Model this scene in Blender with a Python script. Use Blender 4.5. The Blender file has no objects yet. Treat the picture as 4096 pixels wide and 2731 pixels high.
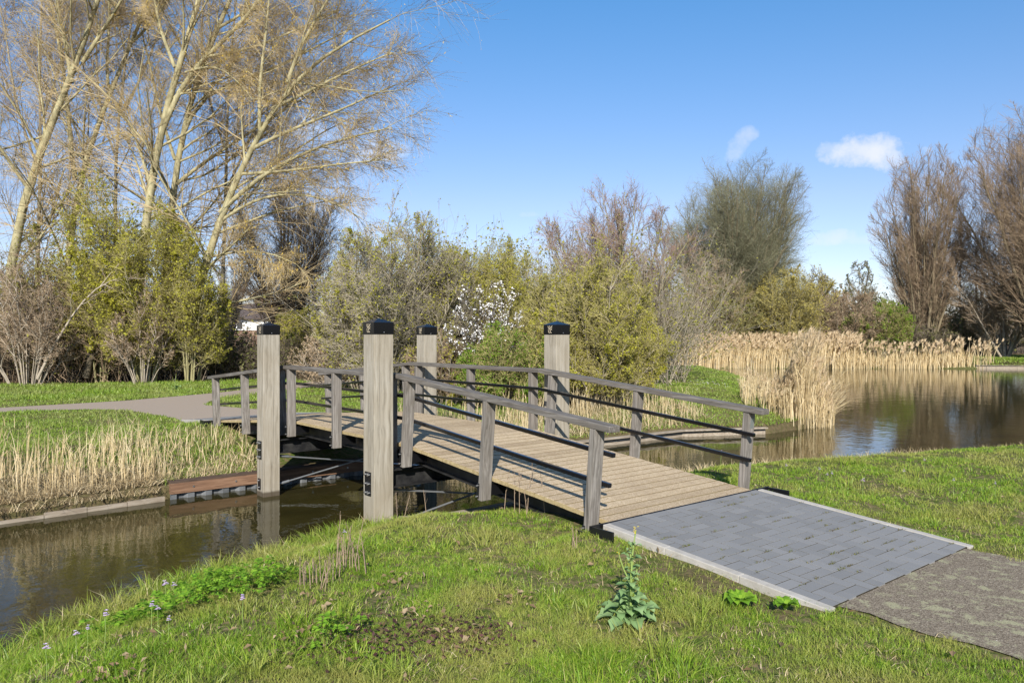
import bpy, bmesh, math, random
import numpy as np
from mathutils import Vector, Matrix

# ------------------------------------------------------------------ camera, sky, sun, exposure
SC = bpy.context.scene
CAM = np.array([9.3716, -5.7171, 2.363])
TH = 0.68501
FW = np.array([-math.cos(TH), math.sin(TH), 0.0])      # view direction (level)
RT = np.array([math.sin(TH), math.cos(TH), 0.0])       # to the right
FPX, V0, U0 = 3031.2, 1343.4, 2048.0
cam_d = bpy.data.cameras.new('camera'); cam = bpy.data.objects.new('camera', cam_d)
SC.collection.objects.link(cam); SC.camera = cam
cam.location = CAM.tolist()
cam.rotation_euler = Vector(FW.tolist()).to_track_quat('-Z', 'Y').to_euler()
cam_d.sensor_width = 36.0; cam_d.lens = 26.64; cam_d.shift_y = -0.0054
cam_d.clip_start = 0.05; cam_d.clip_end = 5000

SUN_EL, SUN_AZ = math.radians(30.5), math.radians(138.4 - 180.0)
to_sun = np.array([math.cos(SUN_AZ)*math.cos(SUN_EL), math.sin(SUN_AZ)*math.cos(SUN_EL), math.sin(SUN_EL)])
sl = bpy.data.lights.new('sun', 'SUN'); so = bpy.data.objects.new('sun', sl); SC.collection.objects.link(so)
sl.energy = 4.2; sl.angle = math.radians(0.53); sl.color = (1.0, 0.95, 0.87)
so.rotation_euler = Vector((-to_sun).tolist()).to_track_quat('-Z', 'Y').to_euler()
so.location = (30, -27, 25)

def P2(u, d):                       # ground point on the photo's column u at distance d
    return (CAM + d*(FW + (u-U0)/FPX*RT))[:2]
def P3(u, v, d):
    p = CAM + d*(FW + (u-U0)/FPX*RT); p[2] = CAM[2] + d*(V0-v)/FPX
    return p

W = bpy.data.worlds.new('World'); SC.world = W; W.use_nodes = True
def build_world():
    nt = W.node_tree; N = nt.nodes; L = nt.links
    bg = N['Background']
    sky = N.new('ShaderNodeTexSky'); sky.sky_type = 'NISHITA'; sky.sun_disc = False
    sky.sun_elevation = SUN_EL; sky.sun_rotation = math.atan2(to_sun[0], to_sun[1])
    sky.altitude = 0; sky.air_density = 1.0; sky.dust_density = 0.15; sky.ozone_density = 3.5
    tc = N.new('ShaderNodeTexCoord')
    noise = N.new('ShaderNodeTexNoise'); noise.inputs['Scale'].default_value = 22; noise.inputs['Detail'].default_value = 7
    noise.inputs['Roughness'].default_value = 0.6
    L.new(tc.outputs['Generated'], noise.inputs['Vector'])
    def math_(op, a, b=None, c=None):
        m = N.new('ShaderNodeMath'); m.operation = op
        for i, x in enumerate((a, b, c)):
            if x is None: continue
            if isinstance(x, (int, float)): m.inputs[i].default_value = x
            else: L.new(x, m.inputs[i])
        return m.outputs[0]
    def dot(v):
        m = N.new('ShaderNodeVectorMath'); m.operation = 'DOT_PRODUCT'
        L.new(tc.outputs['Generated'], m.inputs[0]); m.inputs[1].default_value = v
        return m.outputs['Value']
    total = None
    # small fair-weather puffs: direction (photo column, row), half sizes, density
    for u, v, a, b, dens, rot in ((3490, 620, 190, 105, 1.0, -.15), (3340, 600, 70, 40, .45, 0), (2960, 590, 75, 55, .5, .9), (2995, 545, 40, 45, .5, .3),
                       (3165, 745, 55, 38, .6, 0), (3330, 960, 110, 45, .5, .1), (3420, 965, 110, 30, .3, 0), (1500, 620, 150, 75, .7, .3), (1340, 560, 200, 130, .5, .2),
                       (2110, 860, 60, 22, .3, 0), (-900, 500, 400, 160, .8, 0), (5600, 700, 420, 150, .8, 0)):
        dv = FW + (u-U0)/FPX*RT + np.array([0, 0, (V0-v)/FPX]); dv /= np.linalg.norm(dv)
        r = np.cross(dv, [0, 0, 1.]); r /= np.linalg.norm(r); up = np.cross(r, dv)
        c_, s_ = math.cos(rot), math.sin(rot)
        r, up = r*c_+up*s_, up*c_-r*s_
        k = FPX*np.linalg.norm(FW + (u-U0)/FPX*RT)
        front = math_('MAXIMUM', dot(tuple(dv)), 0.05)
        x = math_('DIVIDE', dot(tuple(r/(a/k))), front); y = math_('DIVIDE', dot(tuple(up/(b/k))), front)
        y = math_('ADD', y, math_('MULTIPLY', math_('MINIMUM', y, 0.0), 0.7))      # flatter base
        q = math_('SUBTRACT', 1.0, math_('ADD', math_('MULTIPLY', x, x), math_('MULTIPLY', y, y)))
        q = math_('ADD', math_('MULTIPLY', q, .75), math_('MULTIPLY', math_('SUBTRACT', noise.outputs['Fac'], .53), 3.6))
        q = math_('MINIMUM', math_('MAXIMUM', q, 0.0), 1.0)
        q = math_('MULTIPLY', math_('MULTIPLY', q, math_('SUBTRACT', 1.6, math_('MULTIPLY', q, .6))), dens*.82)
        q = math_('MULTIPLY', q, math_('GREATER_THAN', dot(tuple(dv)), 0.3))
        total = q if total is None else math_('MAXIMUM', total, q)
    mix = N.new('ShaderNodeMix'); mix.data_type = 'RGBA'
    L.new(total, mix.inputs['Factor'])
    gm = N.new('ShaderNodeMix'); gm.data_type='RGBA'; gm.blend_type='MULTIPLY'; gm.inputs['Factor'].default_value=1
    sz = N.new('ShaderNodeSeparateXYZ'); L.new(tc.outputs['Generated'], sz.inputs[0])
    cr = N.new('ShaderNodeValToRGB'); el = cr.color_ramp.elements
    for _ in range(2): el.new(.5)
    for q_, (pp, cc) in zip(el, ((0.0, (.80, .71, .80)), (.17, (.84, .75, .80)), (.42, (.50, .84, 1.0)), (.8, (.88, .95, .98)))): q_.position = pp; q_.color = (*cc, 1)
    L.new(sz.outputs['Z'], cr.inputs[0]); L.new(sky.outputs[0], gm.inputs[6]); L.new(cr.outputs[0], gm.inputs[7])
    L.new(gm.outputs[2], mix.inputs[6]); mix.inputs[7].default_value = (5.3, 5.4, 5.8, 1)
    L.new(mix.outputs[2], bg.inputs['Color']); bg.inputs['Strength'].default_value = 0.10
build_world()
VS = SC.view_settings; VS.view_transform = 'Standard'; VS.look = 'None'; VS.exposure = 0.85; VS.gamma = 1.0; VS.use_curve_mapping = False
SC.cycles.max_bounces = 8; SC.cycles.diffuse_bounces = 4; SC.cycles.glossy_bounces = 3; SC.cycles.transmission_bounces = 2
SC.cycles.caustics_reflective = False; SC.cycles.caustics_refractive = False

# ------------------------------------------------------------------ helpers
rng = np.random.default_rng(7)
COL = SC.collection
class MB:
    def __init__(s): s.v = []; s.f = []; s.n = 0
    def add(s, v, f, m=0, smooth=False):
        v = np.asarray(v, float).reshape(-1, 3); f = np.asarray(f, int)
        s.v.append(v); s.f.append((f + s.n, m, smooth)); s.n += len(v)
    def box(s, c, h, R=None, m=0):
        sg = np.array([(x, y, z) for x in (-1, 1) for y in (-1, 1) for z in (-1, 1)], float)*np.asarray(h)
        if R is not None: sg = sg @ np.asarray(R).T
        s.add(sg + np.asarray(c), [(0, 1, 3, 2), (4, 6, 7, 5), (0, 4, 5, 1), (2, 3, 7, 6), (0, 2, 6, 4), (1, 5, 7, 3)], m)
    def bar(s, a, b, hw, hh, m=0):          # box from a to b, half width (level), half height
        a = np.asarray(a, float); b = np.asarray(b, float); d = b-a; L = np.linalg.norm(d); d /= L
        y = np.cross([0, 0, 1.], d); y = y/np.linalg.norm(y) if np.linalg.norm(y) > 1e-6 else np.array([0, 1., 0]); z = np.cross(d, y)
        s.box((a+b)/2, (L/2, hw, hh), np.stack([d, y, z], 1), m)
    def tube(s, pts, rad, sides=6, m=0, smooth=True):
        v, f = tubes(np.asarray(pts, float)[None], np.broadcast_to(np.asarray(rad, float), (len(pts),))[None], sides); s.add(v, f, m, smooth)
        k = len(pts); s.add(np.asarray(v)[(k-1)*sides:], [tuple(range(sides))], m); s.add(np.asarray(v)[:sides], [tuple(range(sides))[::-1]], m)
    def mesh(s, name, mats):
        me = bpy.data.meshes.new(name)
        v = np.concatenate(s.v).astype(np.float32)
        me.vertices.add(len(v)); me.vertices.foreach_set('co', v.ravel())
        li, ls, mi, sm = [], [], [], []; o = 0
        for f, m, q in s.f:
            k = f.shape[1]; li.append(f.ravel()); ls.append(o + np.arange(len(f))*k); o += f.size
            mi.append(np.full(len(f), m)); sm.append(np.full(len(f), q))
        li = np.concatenate(li).astype(np.int32); ls = np.concatenate(ls).astype(np.int32)
        me.loops.add(len(li)); me.loops.foreach_set('vertex_index', li)
        me.polygons.add(len(ls)); me.polygons.foreach_set('loop_start', ls)
        me.polygons.foreach_set('material_index', np.concatenate(mi).astype(np.int32))
        me.polygons.foreach_set('use_smooth', np.concatenate(sm))
        for m in mats: me.materials.append(m)
        me.update(calc_edges=True); me.validate()
        return me
    def build(s, name, mats, parent=None):
        if not isinstance(mats, (list, tuple)): mats = [mats]
        o = bpy.data.objects.new(name, s.mesh(name, mats)); COL.objects.link(o)
        if parent is not None: o.parent = parent
        return o
def unit(a): return a/np.maximum(np.linalg.norm(a, axis=-1, keepdims=True), 1e-9)
def tubes(pts, rad, sides):
    n, k, _ = pts.shape
    tan = unit(np.gradient(pts, axis=1)); mid = tan[:, k//2]
    ref = np.where(np.abs(mid[:, 2:3]) < .8, np.array([[0, 0, 1.]]), np.array([[1., 0, 0]]))
    u = unit(np.cross(tan, ref[:, None])); w = np.cross(tan, u)
    a = np.arange(sides)*2*np.pi/sides
    v = pts[:, :, None] + rad[:, :, None, None]*(u[:, :, None]*np.cos(a)[:, None] + w[:, :, None]*np.sin(a)[:, None])
    i = np.arange(n)[:, None, None]*k*sides + np.arange(k-1)[None, :, None]*sides
    j = np.arange(sides)[None, None]; j2 = (j+1) % sides
    f = np.stack([i+j, i+j2, i+sides+j2, i+sides+j], -1).reshape(-1, 4)
    return v.reshape(-1, 3), f
def tag(o, label=None, cat=None, group=None, kind=None):
    if label: o['label'] = label
    if cat: o['category'] = cat
    if group: o['group'] = group
    if kind: o['kind'] = kind
    return o
def empty(name, loc, label, cat, group=None):
    o = bpy.data.objects.new(name, None); COL.objects.link(o); o.location = [float(x) for x in loc]; o.empty_display_size = .2
    return tag(o, label, cat, group)
def bevel(o, w=.004, seg=2):
    b = o.modifiers.new('bevel', 'BEVEL'); b.width = w; b.segments = seg; b.limit_method = 'ANGLE'; return o

# ------------------------------------------------------------------ materials
class NT:
    def __init__(s, name):
        s.m = bpy.data.materials.new(name); s.m.use_nodes = True; s.N = s.m.node_tree.nodes; s.L = s.m.node_tree.links
        s.b = s.N['Principled BSDF']; s.out = s.N['Material Output']; s.b.inputs['Specular IOR Level'].default_value = .3
    def n(s, t, **kw):
        x = s.N.new(t)
        for k, v in kw.items():
            if k in x.inputs: 
                if hasattr(v, 'is_linked'): s.L.new(v, x.inputs[k])
                else: x.inputs[k].default_value = v
            else: setattr(x, k, v)
        return x
    def coord(s, out='Object', scale=(1, 1, 1)):
        t = s.n('ShaderNodeTexCoord'); m = s.n('ShaderNodeMapping'); m.inputs['Scale'].default_value = scale
        s.L.new(t.outputs[out], m.inputs['Vector']); return m.outputs[0]
    def pos(s, scale=(1, 1, 1)):
        t = s.n('ShaderNodeNewGeometry'); m = s.n('ShaderNodeMapping'); m.inputs['Scale'].default_value = scale
        s.L.new(t.outputs['Position'], m.inputs['Vector']); return m.outputs[0]
    def noise(s, vec, scale, detail=4, rough=.55):
        x = s.n('ShaderNodeTexNoise'); x.inputs['Scale'].default_value = scale; x.inputs['Detail'].default_value = detail
        x.inputs['Roughness'].default_value = rough; s.L.new(vec, x.inputs['Vector']); return x.outputs['Fac']
    def ramp(s, fac, stops):
        r = s.n('ShaderNodeValToRGB'); e = r.color_ramp.elements
        while len(e) < len(stops): e.new(.5)
        for q, (p, c) in zip(e, stops): q.position = p; q.color = (*c, 1)
        s.L.new(fac, r.inputs[0]); return r.outputs[0]
    def mix(s, fac, a, b, mode='MIX'):
        x = s.n('ShaderNodeMix', data_type='RGBA', blend_type=mode)
        for i, q in ((0, fac), (6, a), (7, b)):
            if hasattr(q, 'is_linked'): s.L.new(q, x.inputs[i])
            else: x.inputs[i].default_value = q if isinstance(q, (int, float)) else (*q, 1)
        return x.outputs[2]
    def island(s): return s.n('ShaderNodeNewGeometry').outputs['Random Per Island']
    def color(s, c, rough=.8, metal=0, spec=None):
        if hasattr(c, 'is_linked'): s.L.new(c, s.b.inputs['Base Color'])
        else: s.b.inputs['Base Color'].default_value = (*c, 1)
        s.b.inputs['Roughness'].default_value = rough; s.b.inputs['Metallic'].default_value = metal
        if spec is not None: s.b.inputs['Specular IOR Level'].default_value = spec
        return s
    def bump(s, h, strength=.3, dist=.01):
        x = s.n('ShaderNodeBump'); x.inputs['Strength'].default_value = strength; x.inputs['Distance'].default_value = dist
        s.L.new(h, x.inputs['Height']); s.L.new(x.outputs[0], s.b.inputs['Normal']); return s
    def translucent(s, c, f=.35):
        t = s.n('ShaderNodeBsdfTranslucent'); x = s.n('ShaderNodeMixShader'); x.inputs[0].default_value = f
        if hasattr(c, 'is_linked'): s.L.new(c, t.inputs[0])
        else: t.inputs[0].default_value = (*c, 1)
        s.L.new(s.b.outputs[0], x.inputs[1]); s.L.new(t.outputs[0], x.inputs[2]); s.L.new(x.outputs[0], s.out.inputs['Surface']); return s

def simple(name, c, rough=.7, metal=0, spec=.3):
    return NT(name).color(c, rough, metal, spec).m
def plain_noise(name, c1, c2, scale, rough=.85, spec=.2, bump=0):
    t = NT(name); f = t.noise(t.pos(), scale, 5); t.color(t.ramp(f, [(.3, c1), (.7, c2)]), rough, 0, spec)
    if bump: t.bump(f, bump)
    return t.m
def leafmat(name, cols, f=.35, patch=None):
    t = NT(name); n = len(cols)
    fac = t.island()
    c = t.ramp(fac, [(i/(n-1) if n > 1 else 0, x) for i, x in enumerate(cols)])
    if patch is not None:
        c = t.mix(t.ramp(t.noise(t.pos(), patch[0], 4), [(.42, (0, 0, 0)), (.62, (1, 1, 1))]), c, t.mix(.75, c, patch[1]))
    t.color(c, .65, 0, .25); t.translucent(c, f); return t.m
def bark(name, c1, c2, c3=None, scale=3):
    t = NT(name); f = t.noise(t.pos((1, 1, .45)), scale, 6, .65)
    st = [(.3, c1), (.65, c2)] + ([(.8, c3)] if c3 else [])
    t.color(t.ramp(f, st), .9, 0, .1).bump(t.noise(t.pos((1, 1, .3)), 14, 4), .5, .02); return t.m
def woodmat(name, axis, cols, fine=38, along=1.3):
    t = NT(name); sc = [fine]*3; sc[axis] = along
    oi = t.n('ShaderNodeObjectInfo'); tc = t.n('ShaderNodeTexCoord')
    off = t.n('ShaderNodeVectorMath', operation='SCALE'); off.inputs[0].default_value = (13.1, 7.7, 5.3); t.L.new(oi.outputs['Random'], off.inputs['Scale'])
    ad = t.n('ShaderNodeVectorMath', operation='ADD'); t.L.new(tc.outputs['Object'], ad.inputs[0]); t.L.new(off.outputs[0], ad.inputs[1])
    mp = t.n('ShaderNodeMapping'); mp.inputs['Scale'].default_value = sc; t.L.new(ad.outputs[0], mp.inputs['Vector'])
    warp = t.n('ShaderNodeTexNoise'); warp.inputs['Scale'].default_value = 2.2; t.L.new(ad.outputs[0], warp.inputs['Vector'])
    w2 = t.n('ShaderNodeVectorMath', operation='SCALE'); w2.inputs['Scale'].default_value = 2.2; t.L.new(warp.outputs['Color'], w2.inputs[0])
    a2 = t.n('ShaderNodeVectorMath', operation='ADD'); t.L.new(mp.outputs[0], a2.inputs[0]); t.L.new(w2.outputs[0], a2.inputs[1])
    g = t.noise(a2.outputs[0], 1.0, 5, .6)
    c = t.ramp(g, [(.28, cols[0]), (.5, cols[1]), (.74, cols[2])])
    blot = t.noise(ad.outputs[0], 1.6, 3)
    c = t.mix(t.ramp(blot, [(.4, (0, 0, 0)), (.7, (.45, .45, .45))]), c, cols[3])
    sc2 = [fine*2.4]*3; sc2[axis] = along*.45
    mp2 = t.n('ShaderNodeMapping'); mp2.inputs['Scale'].default_value = sc2; t.L.new(ad.outputs[0], mp2.inputs['Vector'])
    cr_ = t.noise(mp2.outputs[0], 1.0, 2, .5)
    c = t.mix(t.ramp(cr_, [(.64, (0, 0, 0)), (.70, (.6, .6, .6))]), c, tuple(x*.35 for x in cols[0]))
    if name == 'weathered_post_wood':
        gz_ = t.n('ShaderNodeSeparateXYZ'); t.L.new(tc.outputs['Object'], gz_.inputs[0])
        wl = t.n('ShaderNodeMath', operation='MULTIPLY_ADD'); t.L.new(blot, wl.inputs[0]); wl.inputs[1].default_value = -.12; t.L.new(gz_.outputs['Z'], wl.inputs[2])
        c = t.mix(t.ramp(wl.outputs[0], [(.0, (.85, .85, .85)), (.03, (0, 0, 0))]), c, (.05, .035, .02))
    t.color(c, .8, 0, .2).bump(g, .25, .004); return t.m, t

M = {}
M['post'], _ = woodmat('weathered_post_wood', 2, [(.18, .158, .12), (.315, .282, .225), (.40, .366, .305), (.245, .20, .135)], 26, .9)
GREY = [(.062, .056, .047), (.138, .124, .108), (.24, .222, .20), (.10, .083, .068)]
M['rail_wood'], _ = woodmat('grey_rail_wood', 0, GREY, 42, 1.6)
M['bal_wood'], _ = woodmat('grey_railing_post_wood', 2, [tuple(x*1.35 for x in c) for c in GREY], 40, 1.4)
M['brown_wood'], _ = woodmat('brown_waling_wood', 1, [(.10, .055, .035), (.20, .115, .07), (.29, .18, .115), (.17, .09, .05)], 30, 1.5)
M['dark_wood'], _ = woodmat('dark_capping_wood', 1, [(.045, .03, .022), (.09, .06, .045), (.14, .10, .075), (.07, .045, .03)], 30, 1.5)
M['old_wood'], _ = woodmat('old_edging_wood', 1, [(.18, .145, .11), (.31, .26, .20), (.42, .37, .30), (.22, .17, .12)], 30, 2)
M['black'] = simple('black_steel_paint', (.006, .006, .007), .38, 0, .5)
M['black_gloss'] = simple('black_gloss_paint', (.004, .004, .005), .14, 0, .6)
t = NT('dull_black_steel'); t.color(t.ramp(t.noise(t.pos(), 9, 6), [(.4, (.010, .010, .011)), (.72, (.035, .034, .032))]), .5, 0, .4); M['steel_dark'] = t.m
t = NT('cap_paint'); t.color((.002, .002, .003), .2, 0, .35); M['cap'] = t.m
M['galv'] = simple('galvanised_steel', (.42, .44, .46), .38, .75)
M['bolt'] = simple('bolt_steel', (.6, .6, .6), .3, .9)
M['emblem'] = simple('emblem_ivory', (.62, .52, .36), .6)
t = NT('gritty_deck_coating')
vo = t.n('ShaderNodeTexVoronoi'); vo.inputs['Scale'].default_value = 170; t.L.new(t.pos(), vo.inputs['Vector'])
c = t.ramp(vo.outputs['Color'], [(.1, (.22, .155, .09)), (.45, (.46, .355, .225)), (.75, (.57, .455, .31)), (.95, (.72, .63, .49))])
big = t.noise(t.pos((.6, 1.4, 1)), 1.3, 5)
c = t.mix(t.ramp(big, [(.4, (0, 0, 0)), (.75, (.4, .4, .4))]), c, (.34, .25, .155)); 
c = t.mix(.75, c, t.ramp(t.island(), [(0, (.70, .68, .66)), (.5, (.95, .95, .95)), (1, (1, 1, 1))]), 'MULTIPLY')
walk = t.n('ShaderNodeTexNoise'); walk.inputs['Scale'].default_value = 2.2; walk.inputs['Detail'].default_value = 5; t.L.new(t.pos((.35, 1.3, 1)), walk.inputs['Vector'])
c = t.mix(t.ramp(walk.outputs['Fac'], [(.5, (0, 0, 0)), (.72, (.45, .45, .45))]), c, (.27, .20, .13))
vo2 = t.noise(t.pos(), 120, 2); t.color(c, .9, 0, .15).bump(vo2, .6, .006); M['deck_top'] = t.m
M['deck_side'], _ = woodmat('pale_board_end_wood', 1, [(.22, .16, .08), (.36, .28, .15), (.45, .36, .2), (.28, .22, .1)], 30, 3)
M['deck_moss'] = plain_noise('mossy_board_edge', (.15, .115, .06), (.23, .185, .10), 20)
t = NT('concrete_block_paving'); r = t.island()
c = t.ramp(r, [(0, (.165, .165, .163)), (.5, (.187, .187, .185)), (1, (.207, .206, .203))])
c = t.mix(t.ramp(t.noise(t.pos(), 3.2, 5), [(.45, (0, 0, 0)), (.75, (.35, .35, .35))]), c, (.22, .215, .205))
c = t.mix(t.ramp(t.noise(t.pos(), 260, 2), [(.5, (0, 0, 0)), (.8, (.5, .5, .5))]), c, (.26, .26, .27))
t.color(c, .85, 0, .2).bump(t.noise(t.pos(), 150, 2), .25, .003); M['block'] = t.m
M['joint'] = plain_noise('joint_soil', (.022, .018, .013), (.055, .045, .028), 12)
t = NT('kerb_concrete'); c = t.ramp(t.noise(t.pos(), 7, 6, .7), [(.3, (.30, .275, .235)), (.6, (.40, .375, .335)), (.85, (.46, .44, .40))]); t.color(c, .9, 0, .15).bump(t.noise(t.pos(), 90, 3), .3, .004); M['kerb'] = t.m
t = NT('old_asphalt')
v1 = t.n('ShaderNodeTexVoronoi'); v1.inputs['Scale'].default_value = 130; t.L.new(t.pos(), v1.inputs['Vector'])
c = t.ramp(v1.outputs['Color'], [(.12, (.10, .077, .053)), (.55, (.205, .168, .122)), (.9, (.30, .25, .185)), (.985, (.55, .5, .4))])
lich = t.n('ShaderNodeTexNoise'); lich.inputs['Scale'].default_value = 9; lich.inputs['Detail'].default_value = 6; lich.inputs['Roughness'].default_value = .72; t.L.new(t.pos(), lich.inputs['Vector'])
c = t.mix(t.ramp(lich.outputs['Fac'], [(.53, (0, 0, 0)), (.60, (.8, .8, .8))]), c, (.33, .315, .19))
t.color(c, .92, 0, .15).bump(v1.outputs['Distance'], .5, .006); M['asphalt'] = t.m
t = NT('far_path_asphalt'); c = t.ramp(t.noise(t.pos(), 60, 4), [(.3, (.27, .215, .165)), (.7, (.38, .31, .245))])
c = t.mix(t.ramp(t.noise(t.pos(), 1.3, 4), [(.4, (0, 0, 0)), (.7, (.5, .5, .5))]), c, (.32, .26, .20)); t.color(c, .9, 0, .15); M['path'] = t.m
t = NT('corrugated_steel'); t.color(t.ramp(t.noise(t.pos(), 6, 5), [(.35, (.10, .105, .11)), (.7, (.20, .205, .21))]), .55, .3); M['sheet'] = t.m
# ground
t = NT('ground_soil_and_turf'); p = t.pos()
at_ = t.n('ShaderNodeAttribute', attribute_name='litter')
g = t.ramp(t.noise(p, 2.3, 6, .6), [(.3, (.045, .07, .012)), (.5, (.07, .10, .018)), (.72, (.10, .105, .03))])
g = t.mix(t.ramp(t.noise(p, 14, 5, .65), [(.42, (0, 0, 0)), (.62, (.9, .9, .9))]), g, (.19, .14, .08))
s_ = t.ramp(t.noise(p, 8, 6, .7), [(.3, (.05, .035, .02)), (.6, (.12, .085, .05)), (.8, (.2, .15, .09))])
cc = t.mix(at_.outputs['Fac'], g, s_); t.color(cc, .95, 0, .05).bump(t.noise(p, 25, 4), .6, .03); M['ground'] = t.m
# water
t = NT('pond_water'); t.color(t.ramp(t.noise(t.pos(), .9, 4), [(.3, (.022, .019, .006)), (.7, (.044, .037, .011))]), .02, 0, .5); t.b.inputs['IOR'].default_value = 1.333
w1 = t.noise(t.pos((1.0, 1.0, 1)), 5.5, 3, .5); w2 = t.noise(t.pos(), 1.6, 2, .5)
mx = t.n('ShaderNodeMath', operation='MULTIPLY_ADD'); t.L.new(w2, mx.inputs[0]); mx.inputs[1].default_value = 2.0; t.L.new(w1, mx.inputs[2])
t.bump(mx.outputs[0], .055, .05); M['water'] = t.m
# plants
def grassmat(name, cols, dry, dryamt, patchscale=.9, deep=(.05, .11, .012)):
    t = NT(name); n = len(cols); c = t.ramp(t.island(), [(i/(n-1), x) for i, x in enumerate(cols)])
    pn = t.noise(t.pos((1, 1, .2)), patchscale*4.5, 4, .6)
    c = t.mix(t.ramp(pn, [(.45, (0, 0, 0)), (.65, (.4, .4, .4))]), c, deep)
    pn = t.noise(t.pos((1, 1, .2)), patchscale, 5, .62)
    c = t.mix(t.ramp(pn, [(.44, (0, 0, 0)), (.60, (dryamt,)*3)]), c, dry)
    t.color(c, .45, 0, .4); t.translucent(c, .4); return t.m
M['grass'] = grassmat('lawn_grass_blades', [(.13, .245, .018), (.20, .345, .025), (.255, .40, .032), (.34, .45, .045), (.47, .45, .13)], (.40, .36, .11), .7, .9, (.075, .15, .014))
M['grass_far'] = grassmat('bank_grass_blades', [(.15, .25, .025), (.20, .31, .032), (.25, .355, .045), (.33, .40, .075)], (.32, .33, .11), .6, .5, (.12, .20, .024))
M['straw'] = leafmat('dry_straw', [(.26, .19, .10), (.42, .325, .18), (.55, .44, .265), (.64, .54, .35)], .2)
M['reed'] = leafmat('dry_reed', [(.46, .35, .18), (.60, .47, .26), (.70, .565, .34), (.78, .66, .43)], .35)
M['plume'] = leafmat('reed_plume', [(.48, .36, .215), (.60, .465, .29), (.68, .55, .37)], .4)
M['litter'] = leafmat('dead_leaves', [(.13, .085, .045), (.23, .155, .085), (.33, .25, .155)], .1)
M['lilac'] = simple('lilac_petals', (.62, .47, .66), .6)
M['yellow'] = simple('yellow_petals', (.80, .60, .02), .6)
M['daisy'] = simple('white_petals', (.8, .8, .76), .6)
M['stemgreen'] = simple('green_stem', (.22, .30, .08), .6)
M['rape_leaf'] = leafmat('cabbage_green_leaf', [(.16, .27, .10), (.22, .34, .13), (.28, .40, .18)], .25)
M['parsley'] = leafmat('parsley_leaf', [(.09, .20, .015), (.16, .31, .022), (.26, .42, .035)], .35)
M['nettle'] = leafmat('purple_nettle', [(.045, .018, .02), (.08, .035, .035), (.13, .06, .05), (.12, .13, .03)], .2)
M['joint_weed'] = leafmat('joint_moss', [(.09, .06, .03), (.14, .11, .04), (.12, .15, .03), (.2, .16, .08)], .2)
M['weed_dry'] = simple('dry_weed_stem', (.26, .19, .13), .9)
M['blossom'] = simple('white_blossom', (.72, .70, .68), .7)

# ------------------------------------------------------------------ terrain
def seg_dist(p, poly, closed=True):
    a = np.asarray(poly, float); b = np.roll(a, -1, 0)
    if not closed: a, b = a[:-1], b[:-1]
    best = np.full(len(p), 1e9)
    for q, r in zip(a, b):
        d = r-q; tt = np.clip(((p-q) @ d)/(d @ d), 0, 1)
        best = np.minimum(best, np.hypot(*(p - q - tt[:, None]*d).T))
    return best
def inside(p, poly):
    a = np.asarray(poly, float); b = np.roll(a, -1, 0); r = np.zeros(len(p), bool)
    for q, w in zip(a, b):
        c = (q[1] > p[:, 1]) != (w[1] > p[:, 1])
        if abs(w[1]-q[1]) > 1e-12: r ^= c & (p[:, 0] < (w[0]-q[0])*(p[:, 1]-q[1])/(w[1]-q[1]) + q[0])
    return r
Q = lambda u, d: tuple(P2(u, d))
POND = [(11, -16), (7.2, -11), (5.2, -8.2), (3.9, -6.35), (3.1, -5.4), (2.55, -4.7), (2.1, -3.8), (1.75, -2.8), (1.5, -1.9), (1.42, -1.2), (1.75, -.6), (1.75, 1.3), (1.75, 3.0),
        (2.0, 4.6), (2.6, 6.3), (3.3, 8.4), (4.5, 10.8), (8, 16), (15, 25), (24, 38), (24, 60), Q(4800, 54), Q(4096, 54.5), Q(3920, 55), Q(3300, 55.5), Q(2560, 56), Q(2450, 54), Q(2440, 49), Q(2560, 47.5),
        Q(2900, 46.0), Q(2985, 38), Q(3035, 28), Q(3130, 23.5), Q(3290, 21.6), Q(3310, 20.8), Q(3260, 19.9), Q(3080, 18.4), (-2.0, 8.6), (-2.15, 6), (-2.29, 3.4), (-2.33, 0), (-2.33, -2.5), (-2.16, -4.7), (-1.72, -8), (-1.25, -16)]
PATH = [(-13.6, -22), (-12.9, -9), (-12.6, -3.7), (-12.9, -.9), (-14.2, 1.9), (-17.2, 6.0), (-20, 9.6), (-27, 16.5), (-26, 18), (-18.8, 11), (-15.8, 7.0), (-12.5, 1.75), (-11.2, .75), (-10.2, .35), (-9.0, .75), (-7.6, 1.15), (-6.94, 1.12),
        (-6.94, -1.12), (-8.2, -1.2), (-10.0, -1.5), (-10.9, -2.2), (-11.35, -3.8), (-11.6, -9), (-12.2, -22)]
def sstep(x): x = np.clip(x, 0, 1); return x*x*(3-2*x)
def lumps(x, y):
    return (np.sin(x*2.1+y*1.3)*np.sin(y*2.7-x*.7)*.022 + np.sin(x*5.3+1)*np.sin(y*4.9+2)*.010 + np.sin(x*.6)*np.sin(y*.53+1)*.03)
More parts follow.
